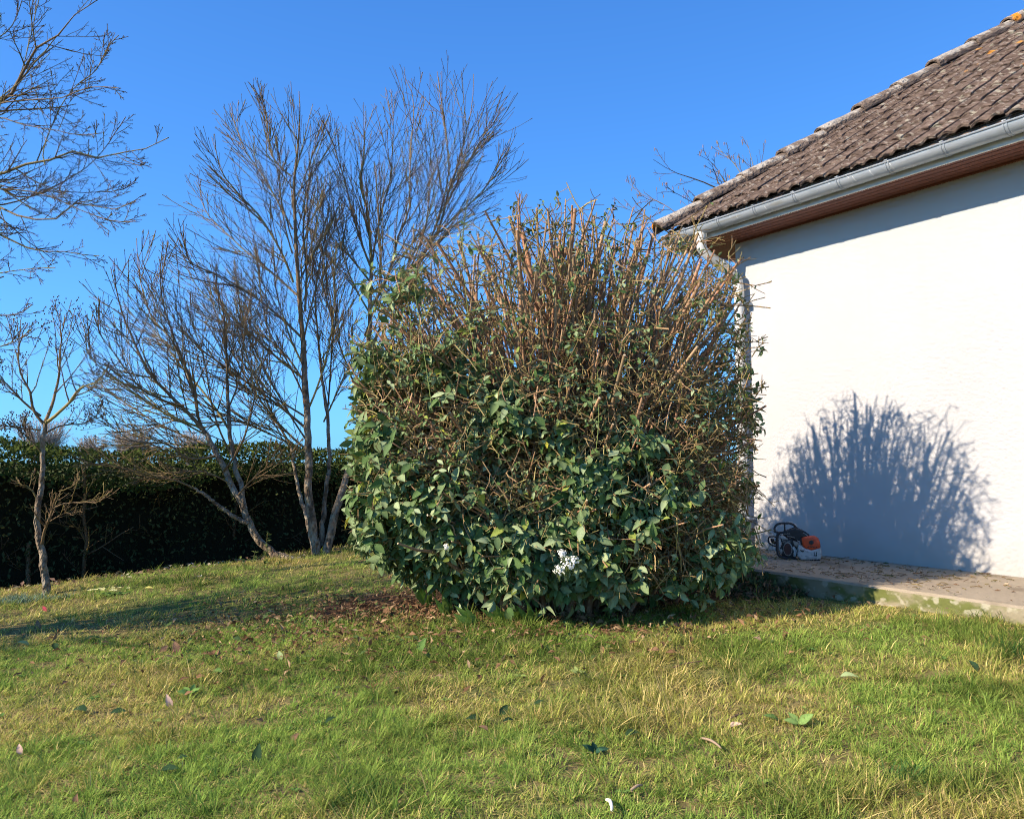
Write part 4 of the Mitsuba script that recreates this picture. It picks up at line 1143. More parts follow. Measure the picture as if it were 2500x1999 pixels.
def field(ymin, ymax, n):
    y = np.sqrt(rng.uniform(ymin ** 2, ymax ** 2, n))
    x = rng.uniform(-0.68, 0.68, n) * (y + 0.25)
    return x, y


bl = []
for (y0, y1, n, seg, nt) in ((1.95, 3.2, 150000, 3, 2600), (3.2, 5.0, 170000, 2, 5200), (5.0, 9.6, 190000, 2, 9000)):
    cx, cy = field(y0, y1, nt)                                     # blades grow in tufts, each with its own height, lean and tint
    own = rng.random(n) < 0.62
    ti = rng.integers(0, nt, n)
    x, y = field(y0, y1, n)
    ox, oy = rng.normal(0, 0.016, n), rng.normal(0, 0.016, n)
    x, y = np.where(own, cx[ti] + ox, x), np.where(own, cy[ti] + oy, y)
    z0 = np.zeros(n)
    worn = np.clip((meshkit.fbm(np.stack([x * 2.1 + 3, y * 2.1, z0], -1), 3, 27) - 0.30) / 0.14, 0.25, 1)
    ok = rng.random(n) < lawn_cover(x, y) * np.where(own, 1, worn)
    x, y, own, ti, ox, oy = x[ok], y[ok], own[ok], ti[ok], ox[ok], oy[ok]; n = len(x)
    z0 = np.zeros(n)
    th, tl, ta, tg = rng.random(nt)[ti], np.abs(rng.normal(0, 0.5, nt))[ti], rng.uniform(0, 2 * np.pi, nt)[ti], rng.random(nt)[ti]
    patch = meshkit.fbm(np.stack([x * 1.5 + 7, y * 1.5, z0], -1), 3, 17)
    tuft2 = meshkit.noise(np.stack([x * 11, y * 11, z0], -1), 19)
    near_bed = np.clip(1.6 - np.abs(np.sqrt(((x - 0.1) / 1.45) ** 2 + ((y - 5.45) / 0.85) ** 2) - 1.0) * 4, 0, 1) * (y < 5.3)
    leftfar = np.clip((-x - 0.6) / 1.5, 0, 1) * np.clip((y - 4.0) / 2.0, 0, 1)
    slabside = np.clip(1 - (slab_front(x, y) - 0.02) / 0.22, 0, 1) * (x > 1.7)
    dry = np.clip((patch - 0.45) * 4.6 + 0.31 - 0.75 * near_bed - 0.30 * leftfar + (tuft2 - 0.5) * 0.5 + (tg - 0.5) * 0.7, 0, 1)
    flat = rng.random(n) < np.where(own, 0.16, 0.72)
    L = (0.013 + 0.020 * rng.random(n)) * np.where(own, 0.8 + 1.3 * th ** 2, 1.0) * (1 + 0.5 * near_bed) * (1 - 0.45 * slabside)
    az = np.where(own, np.arctan2(oy + 0.014 * np.sin(ta), ox + 0.014 * np.cos(ta)) + rng.normal(0, 0.5, n), rng.uniform(0, 2 * np.pi, n))
    tilt = np.where(flat, rng.uniform(0.95, 1.5, n), np.abs(rng.normal(0.30, 0.22, n)) + 0.5 * tl * own)
    tilt = np.minimum(tilt, 1.5)
    L = np.where(flat, L * 1.5, L)
    L = L * (1 + 0.8 * own * np.clip((meshkit.fbm(np.stack([x * 2.3 + 20, y * 2.3, z0], -1), 3, 29) - 0.46) * 5, 0, 1))
    d = np.stack([np.sin(tilt) * np.cos(az), np.sin(tilt) * np.sin(az), np.cos(tilt)], 1)
    wdir = unit(np.stack([-np.sin(az + rng.normal(0, 0.7, n)), np.cos(az), z0], 1))
    wd = rng.uniform(0.0009, 0.0021, n) * (1.0 if y0 < 3 else 1.25 if y0 < 4.5 else 1.7)
    base = np.stack([x, y, ground_z(x, y) - 0.002], 1)
    droop = rng.uniform(0.1, 0.9, n)
    qs = np.linspace(0, 1, seg + 1)
    rows_ = []
    for q_ in qs:
        p = base + L[:, None] * (q_ * d + (q_ ** 2 * droop)[:, None] * (np.stack([np.cos(az), np.sin(az), z0 - 0.35], 1)) * 0.6)
        p[:, 2] = np.maximum(p[:, 2], base[:, 2] + 0.004 * q_)
        if q_ < 1:
            ww = (wd * (1 - 0.55 * q_))[:, None] * wdir
            rows_ += [p - ww, p + ww]
        else:
            rows_.append(p)
    v = np.stack(rows_, 1); kv_ = v.shape[1]
    f = []
    for i in range(seg - 1):
        f += [[2 * i, 2 * i + 1, 2 * i + 3], [2 * i, 2 * i + 3, 2 * i + 2]]
    f.append([2 * (seg - 1), 2 * (seg - 1) + 1, 2 * seg])
    F = (np.array(f)[None] + (np.arange(n) * kv_)[:, None, None]).reshape(-1, 3)
    straw = rng.random(n) < np.where(flat, 0.22 + 0.55 * dry, 0.03 + 0.34 * dry)
    g = np.clip(rng.random(n) * 0.6 + tg * 0.5, 0, 1)[:, None]
    lush = np.clip((meshkit.fbm(np.stack([x * 2.3 + 20, y * 2.3, z0], -1), 3, 29) - 0.46) * 5, 0, 1)[:, None]
    green = np.array([[0.14, 0.265, 0.045]]) * (1 - g) + np.array([[0.41, 0.53, 0.115]]) * g
    green = green * (1 - 0.35 * lush)
    green = green * (1 - 0.5 * dry[:, None]) + np.array([[0.54, 0.47, 0.12]]) * 0.5 * dry[:, None]
    st = np.array([[0.78, 0.63, 0.25]]) * rng.uniform(0.45, 1.15, (n, 1))
    c = np.where(straw[:, None], st, green) * rng.uniform(0.7, 1.2, (n, 1))
    bl.append((v.reshape(-1, 3), F, np.repeat(c, kv_, 0)))
m = cat(bl)
scene['grass'] = mikit.ply((m[0], m[1]), 'mat_grass', smooth=False, color=m[2])
labels['grass'] = {'label': 'short patchy green and straw coloured lawn grass', 'category': 'grass', 'kind': 'stuff'}


# taller tufts that can be picked out
def tuft_mesh(p, n, h, spread, col, rng, wd=0.0022):
    az = rng.uniform(0, 2 * np.pi, n); tilt = np.abs(rng.normal(0.45, 0.3, n))
    L = h * rng.uniform(0.5, 1.1, n)
    off = rng.normal(size=(n, 2)) * spread
    b = np.stack([p[0] + off[:, 0], p[1] + off[:, 1], np.zeros(n)], 1); b[:, 2] = ground_z(b[:, 0], b[:, 1]) - 0.003
    d = np.stack([np.sin(tilt) * np.cos(az), np.sin(tilt) * np.sin(az), np.cos(tilt)], 1)
    out = []
    qs = np.linspace(0, 1, 5)[None, :, None]
    P = b[:, None] + L[:, None, None] * (qs * d[:, None] + qs ** 2 * np.stack([np.cos(az), np.sin(az), -0.5 + 0 * az], 1)[:, None] * 0.45)
    side = np.stack([-np.sin(az), np.cos(az), 0 * az], 1)[:, None] * (wd * np.array([1, 0.95, 0.8, 0.5, 0.05]))[None, :, None]
    v = np.stack([P - side, P + side], 2).reshape(-1, 3)
    f = []
    for i in range(4):
        f += [[2 * i, 2 * i + 1, 2 * i + 3], [2 * i, 2 * i + 3, 2 * i + 2]]
    F = (np.array(f)[None] + (np.arange(n) * 10)[:, None, None]).reshape(-1, 3)
    c = np.asarray(col) * rng.uniform(0.7, 1.3, (n, 1))
    return v, F, np.repeat(c, 10, 0)


rng = np.random.default_rng(42)
for (px, py, n, h, sp, col, lab) in ((2490, 1600, 130, 0.11, 0.06, (0.06, 0.14, 0.035), 'dark green grass tussock at the right edge of the lawn'),
                                     (2215, 1905, 70, 0.075, 0.035, (0.09, 0.19, 0.05), 'rough green grass tuft near the bottom right of the lawn'),
                                     (880, 1950, 90, 0.07, 0.035, (0.07, 0.16, 0.035), 'dark green grass tuft at the bottom of the lawn, left of centre'),
                                     (1665, 1508, 120, 0.10, 0.045, (0.11, 0.22, 0.045), 'long bright green grass tuft growing at the foot of the shrub'),
                                     (2410, 1512, 60, 0.10, 0.05, (0.13, 0.18, 0.04), 'grass tuft growing against the mossy front of the terrace')):
    p = on_ground(px, py)
    key = thing('grass_tuft', lab, 'grass tuft')
    m = tuft_mesh(p, n, h, sp, np.array([col]), rng)
    scene[key] = mikit.ply((m[0], m[1]), 'mat_grass', smooth=False, color=m[2])
# little broad-leaved weeds and moss leaves among the grass
n = 420
wx, wy = field(2.2, 7.5, n)
ok = lawn_cover(wx, wy) > 0.7; wx, wy = wx[ok], wy[ok]; n = len(wx)
k_ = 6
a = (np.arange(k_)[None] * 2 * np.pi / k_ + rng.uniform(0, 6, (n, 1)) + rng.normal(0, 0.25, (n, k_))).reshape(-1)
sz = np.repeat(rng.uniform(0.012, 0.032, n), k_) * rng.uniform(0.6, 1.2, n * k_)
bp_ = np.repeat(np.stack([wx, wy, ground_z(wx, wy) + 0.008], 1), k_, 0)
wc = np.repeat(np.where(rng.random((n, 1)) < 0.5, np.array([[0.10, 0.18, 0.045]]), np.array([[0.20, 0.27, 0.07]])), k_, 0) * rng.uniform(0.7, 1.2, (n * k_, 1))
m = leaves(bp_, np.stack([np.cos(a), np.sin(a), rng.uniform(0.1, 0.7, n * k_)], 1), np.tile([[0, 0, 1.0]], (n * k_, 1)) + rng.normal(size=(n * k_, 3)) * 0.25, sz, wc, ratio=0.62, curl=0.3, fold=0.3, simple=True)
scene['lawn_weeds'] = mikit.ply((m[0], m[1]), 'mat_leaf', smooth=True, color=m[2])
labels['lawn_weeds'] = {'label': 'tiny broad leaved weeds scattered through the lawn', 'category': 'weeds', 'kind': 'stuff'}
# strap-leaved plants along the shrub's foot
for i, ((bx, by, tx, ty), lab) in enumerate((((1051, 1478, 1016, 1400), 'single upright strap leaved plant, leftmost at the foot of the shrub'), ((1097, 1500, 1080, 1445), 'light green strap leaved plant second from left at the foot of the shrub'),
                                             ((1172, 1523, 1121, 1478), 'broad strap leaved plant leaning left at the foot of the shrub'), ((1233, 1512, 1201, 1472), 'dark strap leaved plant fourth from left at the foot of the shrub'),
                                             ((1274, 1516, 1249, 1478), 'small strap leaved plant fifth from left at the foot of the shrub'), ((1303, 1519, 1287, 1466), 'upright strap leaved plant rightmost of the row at the foot of the shrub'))):
    b = on_ground(bx, by + 6); Y = b[1]
    tip = at(tx, ty - 8, Y - 0.08)
    nlv = 4
    key = thing('iris_plant', lab, 'plant')
    for j in range(nlv):
        s_ = (j - 1.5) / 1.5
        e = tip + np.array([0.035 * s_, 0.02 * rng.normal(), -0.045 * abs(s_)])
        d = e - b
        m = leaves(b[None] + [[0.008 * s_, 0, -0.01]], d[None], unit(np.array([[0.45 + 0.4 * s_, -1, 0.3]])), np.linalg.norm(d) * 1.05, np.array([[0.17, 0.27, 0.06]]) * rng.uniform(0.75, 1.35), ratio=0.20, curl=0.12 * rng.normal(), fold=0.5)
        part(key, 'leaf', mikit.ply((m[0], m[1]), 'mat_leaf', smooth=True, color=m[2]))

# ------------------------------------------------------------------ fallen leaves and twigs, one by one
rng = np.random.default_rng(43)
DARK, GREEN, PALE, BROWN, PINK, YEL, WHITE = (0.03, 0.06, 0.028), (0.10, 0.18, 0.05), (0.30, 0.38, 0.17), (0.20, 0.12, 0.075), (0.52, 0.36, 0.28), (0.55, 0.50, 0.14), (0.75, 0.72, 0.62)
FALL = [(415, 1727, PINK, 0.055, 60, 'pale pink curled dead leaf standing in the grass left of centre'), (627, 1860, DARK, 0.06, 75, 'dark green leaf standing upright in the lawn'),
        (405, 1893, DARK, 0.055, 15, 'dark green leaf lying flat near the lower left of the lawn'), (440, 1864, DARK, 0.03, 25, 'small dark leaf just above the flat dark green leaf'),
        (200, 1745, DARK, 0.06, 15, 'left one of two dark leaves lying side by side on the left of the lawn'), (282, 1750, DARK, 0.055, 10, 'right one of two dark leaves lying side by side on the left of the lawn'),
        (135, 1592, DARK, 0.07, 20, 'dark leaf on the lawn nearest the slim tree'), (215, 1568, DARK, 0.08, 12, 'flat dark leaf on the shaded left of the lawn, seen edge on'),
        (435, 1592, BROWN, 0.075, 50, 'reddish brown dead leaf standing on the left of the lawn'), (397, 1592, BROWN, 0.045, 40, 'smaller brown leaf beside the reddish brown dead leaf'),
        (685, 1612, PALE, 0.05, 40, 'pale green leaf lying on the lawn left of the shrub litter'), (520, 1652, GREEN, 0.075, 20, 'mid green leaf lying beyond the pale pink dead leaf'),
        (1025, 1592, GREEN, 0.085, 55, 'veined green leaf standing in the grass in front of the shrub'), (1165, 1768, DARK, 0.05, 20, 'left leaf of the dark leaf group in the middle of the lawn'),
        (1226, 1748, DARK, 0.045, 45, 'rear leaf of the dark leaf group in the middle of the lawn'), (1250, 1772, DARK, 0.045, 15, 'right leaf of the dark leaf group in the middle of the lawn'),
        (1185, 1795, BROWN, 0.035, 30, 'withered leaf in front of the dark leaf group'), (1890, 1766, GREEN, 0.045, 30, 'single green leaf left of the bright green sprig'),
        (2065, 1662, PALE, 0.06, 18, 'pale grey green leaf lying on the lawn before the terrace'), (2382, 1645, DARK, 0.045, 35, 'dark leaf lying far right on the lawn'),
        (715, 1812, BROWN, 0.035, 45, 'curled brown leaf left of the lawn centre'), (390, 1785, BROWN, 0.035, 35, 'brown leaf in front of the pale pink dead leaf'),
        (50, 1842, PINK, 0.035, 60, 'pinkish brown leaf at the left edge of the lawn'), (187, 1970, BROWN, 0.035, 40, 'brown leaf in the bottom left corner of the lawn'),
        (65, 1582, PALE, 0.06, 25, 'pale yellow green leaf at the left edge of the lawn'), (95, 1533, BROWN, 0.06, 55, 'brown leaf standing near the slim tree'), (110, 1492, (0.35, 0.06, 0.08), 0.05, 40, 'dark red petal lying near the slim tree'),
        (1785, 1788, PINK, 0.045, 25, 'dull pinkish dead leaf right of the lawn centre'), (1537, 1808, DARK, 0.045, 25, 'dark bluish leaf right of the dark green sprig'),
        (2290, 1492, DARK, 0.075, 30, 'dark leaf lying against the terrace front'), (800, 1775, DARK, 0.045, 20, 'dark leaf half hidden in the grass right of the brown leaf'),
        (640, 1775, BROWN, 0.03, 30, 'tiny brown leaf left of the lawn centre'), (360, 1440, YEL, 0.06, 15, 'yellow leaf lying on the far lawn edge right of the slim tree'), (485, 1413, WHITE, 0.08, 15, 'white leaf lying on the far lawn edge'),
        (1310, 1400 + 330, DARK, 0.04, 25, 'dark leaf in the middle of the lawn below the shrub')]
for (px, py, col, L_, tilt, lab) in FALL:
    p = on_ground(px, py); p[2] += 0.022
    a = rng.uniform(0, 2 * np.pi); e = math.radians(tilt)
    d = np.array([[math.cos(a) * math.cos(e), math.sin(a) * math.cos(e) * 0.5, math.sin(e)]])
    if tilt > 35:
        nn = np.array([[rng.normal() * 0.3, -1, 0.4]])
        p[2] -= 0.008
    else:
        nn = np.array([[rng.normal() * 0.25, -0.35, 1.0]])
    m = leaves(p[None] - d * L_ * 0.4, d, nn, L_ * 1.15, np.array([col]) * 1.0, ratio=rng.uniform(0.45, 0.6), curl=rng.uniform(0.1, 0.35), fold=rng.uniform(0.2, 0.8))
    key = thing('fallen_leaf', lab, 'leaf')
    scene[key] = mikit.ply((m[0], m[1]), 'mat_leaf' if col in (DARK, GREEN, PALE) else 'mat_dry', smooth=True, color=m[2])
for (px, py, col, k_, L_, lab) in ((1950, 1775, (0.17, 0.27, 0.08), 4, 0.055, 'bright green leafy sprig lying on the right of the lawn'), (1452, 1845, (0.025, 0.065, 0.04), 5, 0.045, 'dark bluish green leafy sprig in the lower middle of the lawn'),
                                   (465, 1700, (0.16, 0.27, 0.07), 5, 0.055, 'light green sprig of leaves on the left of the lawn'), (1410, 1650, (0.26, 0.32, 0.10), 4, 0.035, 'small yellow green sprig on the lawn below the white flowers'), (1860, 1925, (0.18, 0.26, 0.06), 4, 0.03, 'low green seedling near the bottom right of the lawn')):
    p = on_ground(px, py) + [0, 0, 0.012]
    key = thing('leafy_sprig', lab, 'sprig')
    st = np.array([p + [-0.03, 0.01, -0.005], p, p + [0.02, -0.01, 0.012]])
    m = tubes(st[None], np.array([[0.0018, 0.0015, 0.001]]), 4, np.array([[0.14, 0.12, 0.05]]))
    part(key, 'stalk', mikit.ply((m[0], m[1]), 'mat_twig', smooth=True, color=m[2]))
    for j in range(k_):
        a = 2 * np.pi * (j + 0.3 * rng.random()) / k_
        d = np.array([[math.cos(a), 0.6 * math.sin(a), 0.35 + 0.5 * rng.random()]])
        m = leaves(p[None], d, np.array([[rng.normal() * 0.3, -0.7, 0.8]]), L_ * rng.uniform(0.8, 1.2), np.array([col]) * rng.uniform(0.8, 1.2), ratio=0.48, curl=0.2, fold=0.35)
        part(key, 'leaf', mikit.ply((m[0], m[1]), 'mat_leaf', smooth=True, color=m[2]))
for (x0, y0, x1, y1, r_, lab) in ((1712, 1815, 1760, 1842, 0.004, 'pale brown dead twig lying on the lawn right of centre'), (1775, 1772, 1815, 1756, 0.0035, 'dark dead twig beside the dull pinkish leaf'),
                                  (1482, 1968, 1494, 1998, 0.005, 'white wood splinter at the bottom edge of the lawn'), (1540, 1945, 1568, 1935, 0.004, 'short pale twig near the bottom of the lawn'),
                                  (1640, 1640, 1720, 1625, 0.003, 'thin brown twig on the lawn in front of the terrace end')):
    a, b = on_ground(x0, y0) + [0, 0, 0.018], on_ground(x1, y1) + [0, 0, 0.022]
    Pm = np.array([a, (a + b) / 2 + [0.004, 0, 0.006], b])
    Pk, Rk = resample(Pm, [r_, r_ * 1.05, r_ * 0.7], 8)
    m = tubes(Pk[None], Rk[None], 6, np.array([WHITE if 'white' in lab else (0.32, 0.23, 0.15) if 'pale' in lab else (0.13, 0.075, 0.05)]), True)
    key = thing('fallen_twig', lab, 'twig')
    scene[key] = mikit.ply((m[0], m[1]), 'mat_twig', smooth=True, color=m[2])

# litter under the shrub, across the bed, the terrace and the hedge foot: more scraps than one could count
V = []
n = 6500
x = rng.normal(0.05, 0.85, n); y = rng.normal(4.95, 0.50, n)
ok = (slab_front(x, y) > 0.0); x, y = x[ok], y[ok]
x2 = rng.normal(-1.15, 0.65, 2400); y2 = rng.normal(5.2, 0.62, 2400)
x, y = np.concatenate([x, x2]), np.concatenate([y, y2]); n = len(x)
z = ground_z(x, y) + rng.uniform(0.012, 0.045, n)
d = np.stack([rng.normal(size=n), rng.normal(size=n), rng.normal(size=n) * 0.35], 1)
cc = np.where(rng.random((n, 1)) < 0.65, np.array([[0.20, 0.115, 0.062]]), np.where(rng.random((n, 1)) < 0.5, np.array([[0.10, 0.15, 0.05]]), np.array([[0.36, 0.25, 0.14]]))) * rng.uniform(0.5, 1.25, (n, 1))
V.append(leaves(np.stack([x, y, z], 1), d, np.stack([rng.normal(size=n) * 0.5, rng.normal(size=n) * 0.5, np.ones(n)], 1), rng.uniform(0.012, 0.055, n), cc, ratio=rng.uniform(0.15, 0.6, n), curl=rng.uniform(-0.1, 0.6, n), fold=rng.uniform(0.1, 0.9, n), simple=True))
n = 2200                                                            # hedge foot and lawn edge
k = rng.uniform(-2, 8, n); off = rng.uniform(0.2, 1.6, n)
p = hedge_point(k, off, np.zeros(n)); p[:, 2] = ground_z(p[:, 0], p[:, 1]) + rng.uniform(0.005, 0.03, n)
cc = np.where(rng.random((n, 1)) < 0.7, np.array([[0.20, 0.13, 0.09]]), np.array([[0.45, 0.40, 0.28]])) * rng.uniform(0.5, 1.2, (n, 1))
V.append(leaves(p, rng.normal(size=(n, 3)) * [1, 1, 0.3], rng.normal(size=(n, 3)) * 0.4 + UP, rng.uniform(0.03, 0.075, n), cc, ratio=0.5, curl=0.2, fold=0.4, simple=True))
m = cat(V)
scene['leaf_litter'] = mikit.ply((m[0], m[1]), 'mat_dry', smooth=True, color=m[2])
labels['leaf_litter'] = {'label': 'brown leaf and bark litter under the shrub and along the hedge foot', 'category': 'leaf litter', 'kind': 'stuff'}
# clippings: cut leaves and twigs dropped between shrub and terrace, and chips on the slab
V, W = [], []
n = 5200
uu = rng.uniform(-1.3, 1.45, n); ee = -EDGE - np.abs(rng.normal(0.02, 0.16, n)) - 0.01
p = H(0, 0, 0) + uu[:, None] * U + ee[:, None] * N
p[:, 2] = ground_z(p[:, 0], p[:, 1]) + rng.random(n) ** 1.4 * 0.17 * np.clip(1.1 - (-ee - EDGE) / 0.32, 0, 1) * np.clip((1.45 - uu) / 0.6, 0.1, 1) + 0.01
cc = np.where(rng.random((n, 1)) < 0.55, np.array([[0.05, 0.08, 0.035]]), np.array([[0.17, 0.115, 0.07]])) * rng.uniform(0.6, 1.3, (n, 1))
V.append(leaves(p, rng.normal(size=(n, 3)), rng.normal(size=(n, 3)) + UP * 0.6, rng.uniform(0.03, 0.075, n), cc, ratio=rng.uniform(0.3, 0.55, n), curl=0.2, fold=0.4, simple=True))
n = 1300
uu = rng.uniform(-1.2, 3.2, n); nn_ = rng.uniform(-EDGE + 0.03, -0.03, n)
ok = rng.random(n) < np.clip(1.15 - uu * 0.36, 0.12, 1); uu, nn_ = uu[ok], nn_[ok]; n = len(uu)
p = C0 + uu[:, None] * U + nn_[:, None] * N; p[:, 2] = SLAB_Z + 0.006
cc = np.where(rng.random((n, 1)) < 0.5, np.array([[0.14, 0.085, 0.05]]), np.where(rng.random((n, 1)) < 0.35, np.array([[0.55, 0.42, 0.26]]), np.array([[0.06, 0.09, 0.035]]))) * rng.uniform(0.6, 1.2, (n, 1))
V.append(leaves(p, rng.normal(size=(n, 3)) * [1, 1, 0.12], rng.normal(size=(n, 3)) * 0.25 + UP, rng.uniform(0.01, 0.042, n), cc, ratio=rng.uniform(0.15, 0.55, n), curl=0.1, fold=0.3, simple=True))
n = 420
uu = rng.uniform(-1.1, 2.4, n); nn_ = rng.uniform(-EDGE + 0.05, -0.05, n)
p = C0 + uu[:, None] * U + nn_[:, None] * N; p[:, 2] = SLAB_Z + 0.008
a = rng.uniform(0, 2 * np.pi, n); Lt = rng.uniform(0.015, 0.075, n)
e = p + np.stack([np.cos(a) * Lt, np.sin(a) * Lt, rng.uniform(0, 0.012, n)], 1)
ok = ((e - C0) @ N > -EDGE) & ((e - C0) @ N < -0.01)
p, e = p[ok], e[ok]
W = tubes(np.stack([p, (p + e) / 2 + UP * 0.003, e], 1), np.full((len(p), 3), 0.0022), 4, 0.6 * twig_tone(len(p), rng))
m = cat(V + [W])
scene['clippings'] = mikit.ply((m[0], m[1]), 'mat_dry', smooth=True, color=m[2])
labels['clippings'] = {'label': 'cut leaves, twigs and wood chips strewn over the terrace and its foot', 'category': 'clippings', 'kind': 'stuff'}

# ------------------------------------------------------------------ small plants at the lawn's far edge
rng = np.random.default_rng(44)
p = on_ground(52, 1470)
key = thing('low_plant', 'grey green low clump of fine leaves beside the slim tree', 'plant')
vv = []
for j in range(26):
    o = rng.normal(size=2) * [0.17, 0.10]
    vv.append(tuft_mesh(p + [o[0], o[1], 0], 34, 0.075, 0.03, np.array([[0.17, 0.25, 0.17]]), rng, 0.0028))
m = cat(vv)
scene[key] = mikit.ply((m[0], m[1]), 'mat_leaf', smooth=False, color=m[2])
p = on_ground(640, 1392)
key = thing('weed', 'straggly pale green weed in front of the leaning trunk', 'plant')
for j, (dx, h) in enumerate(((-0.10, 0.20), (0.0, 0.36), (0.05, 0.24), (-0.17, 0.13), (0.14, 0.18))):
    b = p + [dx, rng.normal() * 0.03, -0.01]
    e = b + [rng.normal() * 0.04, 0, h]
    qq = np.linspace(0, 1, 6)[:, None]
    P_ = b * (1 - qq) + e * qq + rng.normal(size=(6, 3)) * 0.006
    m1_ = tubes(P_[None], np.linspace(0.003, 0.0015, 6)[None], 4, np.array([[0.18, 0.17, 0.07]]))
    nn_ = int(h * 110)
    s_ = rng.random(nn_) * 0.9 + 0.1
    lp = b * (1 - s_[:, None]) + e * s_[:, None]
    m2_ = leaves(lp, np.stack([rng.normal(size=nn_), rng.normal(size=nn_), 0.35 + 0 * s_], 1), rng.normal(size=(nn_, 3)) * 0.4 + UP, rng.uniform(0.02, 0.045, nn_), np.array([[0.15, 0.20, 0.06]]) * rng.uniform(0.7, 1.3, (nn_, 1)), ratio=0.45, curl=0.2, fold=0.3)
    m = cat([m1_, m2_])
    part(key, 'shoot', mikit.ply((m[0], m[1]), 'mat_leaf', smooth=True, color=m[2]))
for (px, py, s_, lab) in ((270, 1452, 0.10, 'clump of pale cream primrose flowers on the lawn edge right of the slim tree'),):
    p = on_ground(px, py)
    key = thing('primrose', lab, 'flower')
    n = 16
    q_ = p + np.stack([rng.normal(size=n) * s_ * 0.7, rng.normal(size=n) * s_ * 0.4, 0.035 + 0.02 * rng.random(n)], 1)
    petals = []
    for k_ in range(5):
        a = 2 * np.pi * k_ / 5
        petals.append(leaves(q_, np.tile([[math.cos(a), math.sin(a), 0.25]], (n, 1)), np.tile([[0, -0.5, 1.0]], (n, 1)), 0.018, np.array([[0.62, 0.60, 0.28]]), ratio=0.9, curl=0.1, fold=0.1, simple=True))
    m = cat(petals)
    part(key, 'bloom', mikit.ply((m[0], m[1]), 'mat_dry', smooth=True, color=m[2]))
    n = 26
    a = rng.uniform(0, 2 * np.pi, n)
    m = leaves(p + np.stack([rng.normal(size=n) * s_ * 0.5, rng.normal(size=n) * s_ * 0.3, 0.008 + 0 * a], 1), np.stack([np.cos(a), np.sin(a), 0.4 + 0 * a], 1), np.tile([[0, -0.3, 1.0]], (n, 1)), 0.06, np.array([[0.10, 0.17, 0.045]]), ratio=0.5, curl=0.3, fold=0.2)
    part(key, 'leaf', mikit.ply((m[0], m[1]), 'mat_leaf', smooth=True, color=m[2]))

# ------------------------------------------------------------------ chainsaw on the terrace
saw = thing('chainsaw', 'orange, white and black petrol chainsaw standing on the terrace against the white wall', 'chainsaw')
S0 = at(1952, 1366, 6.02); S0[2] = SLAB_Z + 0.004
sx = unit(np.array([0.92, -0.39, 0.0])); sz = unit(np.cross(sx, UP))       # sx: to the right, sz: towards the viewer
SM = np.eye(4); SM[:3, 0], SM[:3, 1], SM[:3, 2], SM[:3, 3] = sx, UP, sz, S0
QX, QS = 1100.0, 0.000285


def sp_(pts):
    return [((x - QX) * QS, (1345 - y) * QS) for x, y in pts]


def saw_plate(pts, d0, d1, bevel, mat, name, label=None, smooth=40):
    m = prism(Polygon(sp_(pts)).buffer(0.004).buffer(-0.004), d1 - d0, bevel, 3)
    m.apply_translation([0, 0, d0]); m.apply_transform(SM)
    return part(saw, name, mikit.ply(m, mat, smooth=smooth), label)


def saw_tube(pts, d, r, mat, name, k=30, sides=10):
    q_ = sp_(pts)
    dd = np.linspace(d[0], d[1], len(q_)) if len(d) == 2 else d
    P_ = np.array([[a, b, c] for (a, b), c in zip(q_, dd)])
    m = sweep(P_, r, sides, k); m.apply_transform(SM)
    return part(saw, name, mikit.ply(m, mat, smooth=50))


saw_plate([(1075, 985), (1120, 965), (1240, 1050), (1400, 1095), (1590, 1030), (1625, 1060), (1640, 1200), (1610, 1315), (1330, 1345), (1140, 1345), (1060, 1240)], -0.075, 0.055, 0.012, 'mat_saw_grey', 'fuel_tank', 'grey white casing below the orange hood')
saw_plate([(1165, 790), (1240, 765), (1450, 748), (1545, 800), (1590, 900), (1600, 1035), (1400, 1092), (1245, 1048), (1185, 985)], -0.070, 0.050, 0.014, 'mat_orange', 'engine_hood', 'orange engine hood')
saw_plate([(1110, 850), (1180, 800), (1215, 1000), (1150, 960)], -0.05, 0.035, 0.006, 'mat_maroon', 'hood_edge')
k_ = prism(Point(0, 0).buffer(0.0155, 12), 0.010, 0.003, 3); o = sp_([(1405, 895)])[0]; k_.apply_translation([o[0], o[1], 0.049]); k_.apply_transform(SM)
part(saw, 'knob', mikit.ply(k_, 'mat_black', smooth=40))
for x0, x1 in ((1310, 1345), (1355, 1385), (1395, 1425), (1435, 1460), (1470, 1500), (1508, 1535)):
    saw_plate([(x0, 990), (x1, 988), (x1, 1022), (x0, 1024)], 0.0495, 0.0512, 0.0005, 'mat_maroon', 'lettering', smooth=False)
saw_plate([(1455, 1130), (1475, 1130), (1478, 1210), (1512, 1210), (1514, 1128), (1536, 1128), (1530, 1230), (1460, 1232)], 0.054, 0.058, 0.0008, 'mat_black', 'emblem', smooth=False)
saw_plate([(1130, 1085), (1225, 1110), (1205, 1150), (1150, 1130)], 0.052, 0.058, 0.002, 'mat_black', 'latch')
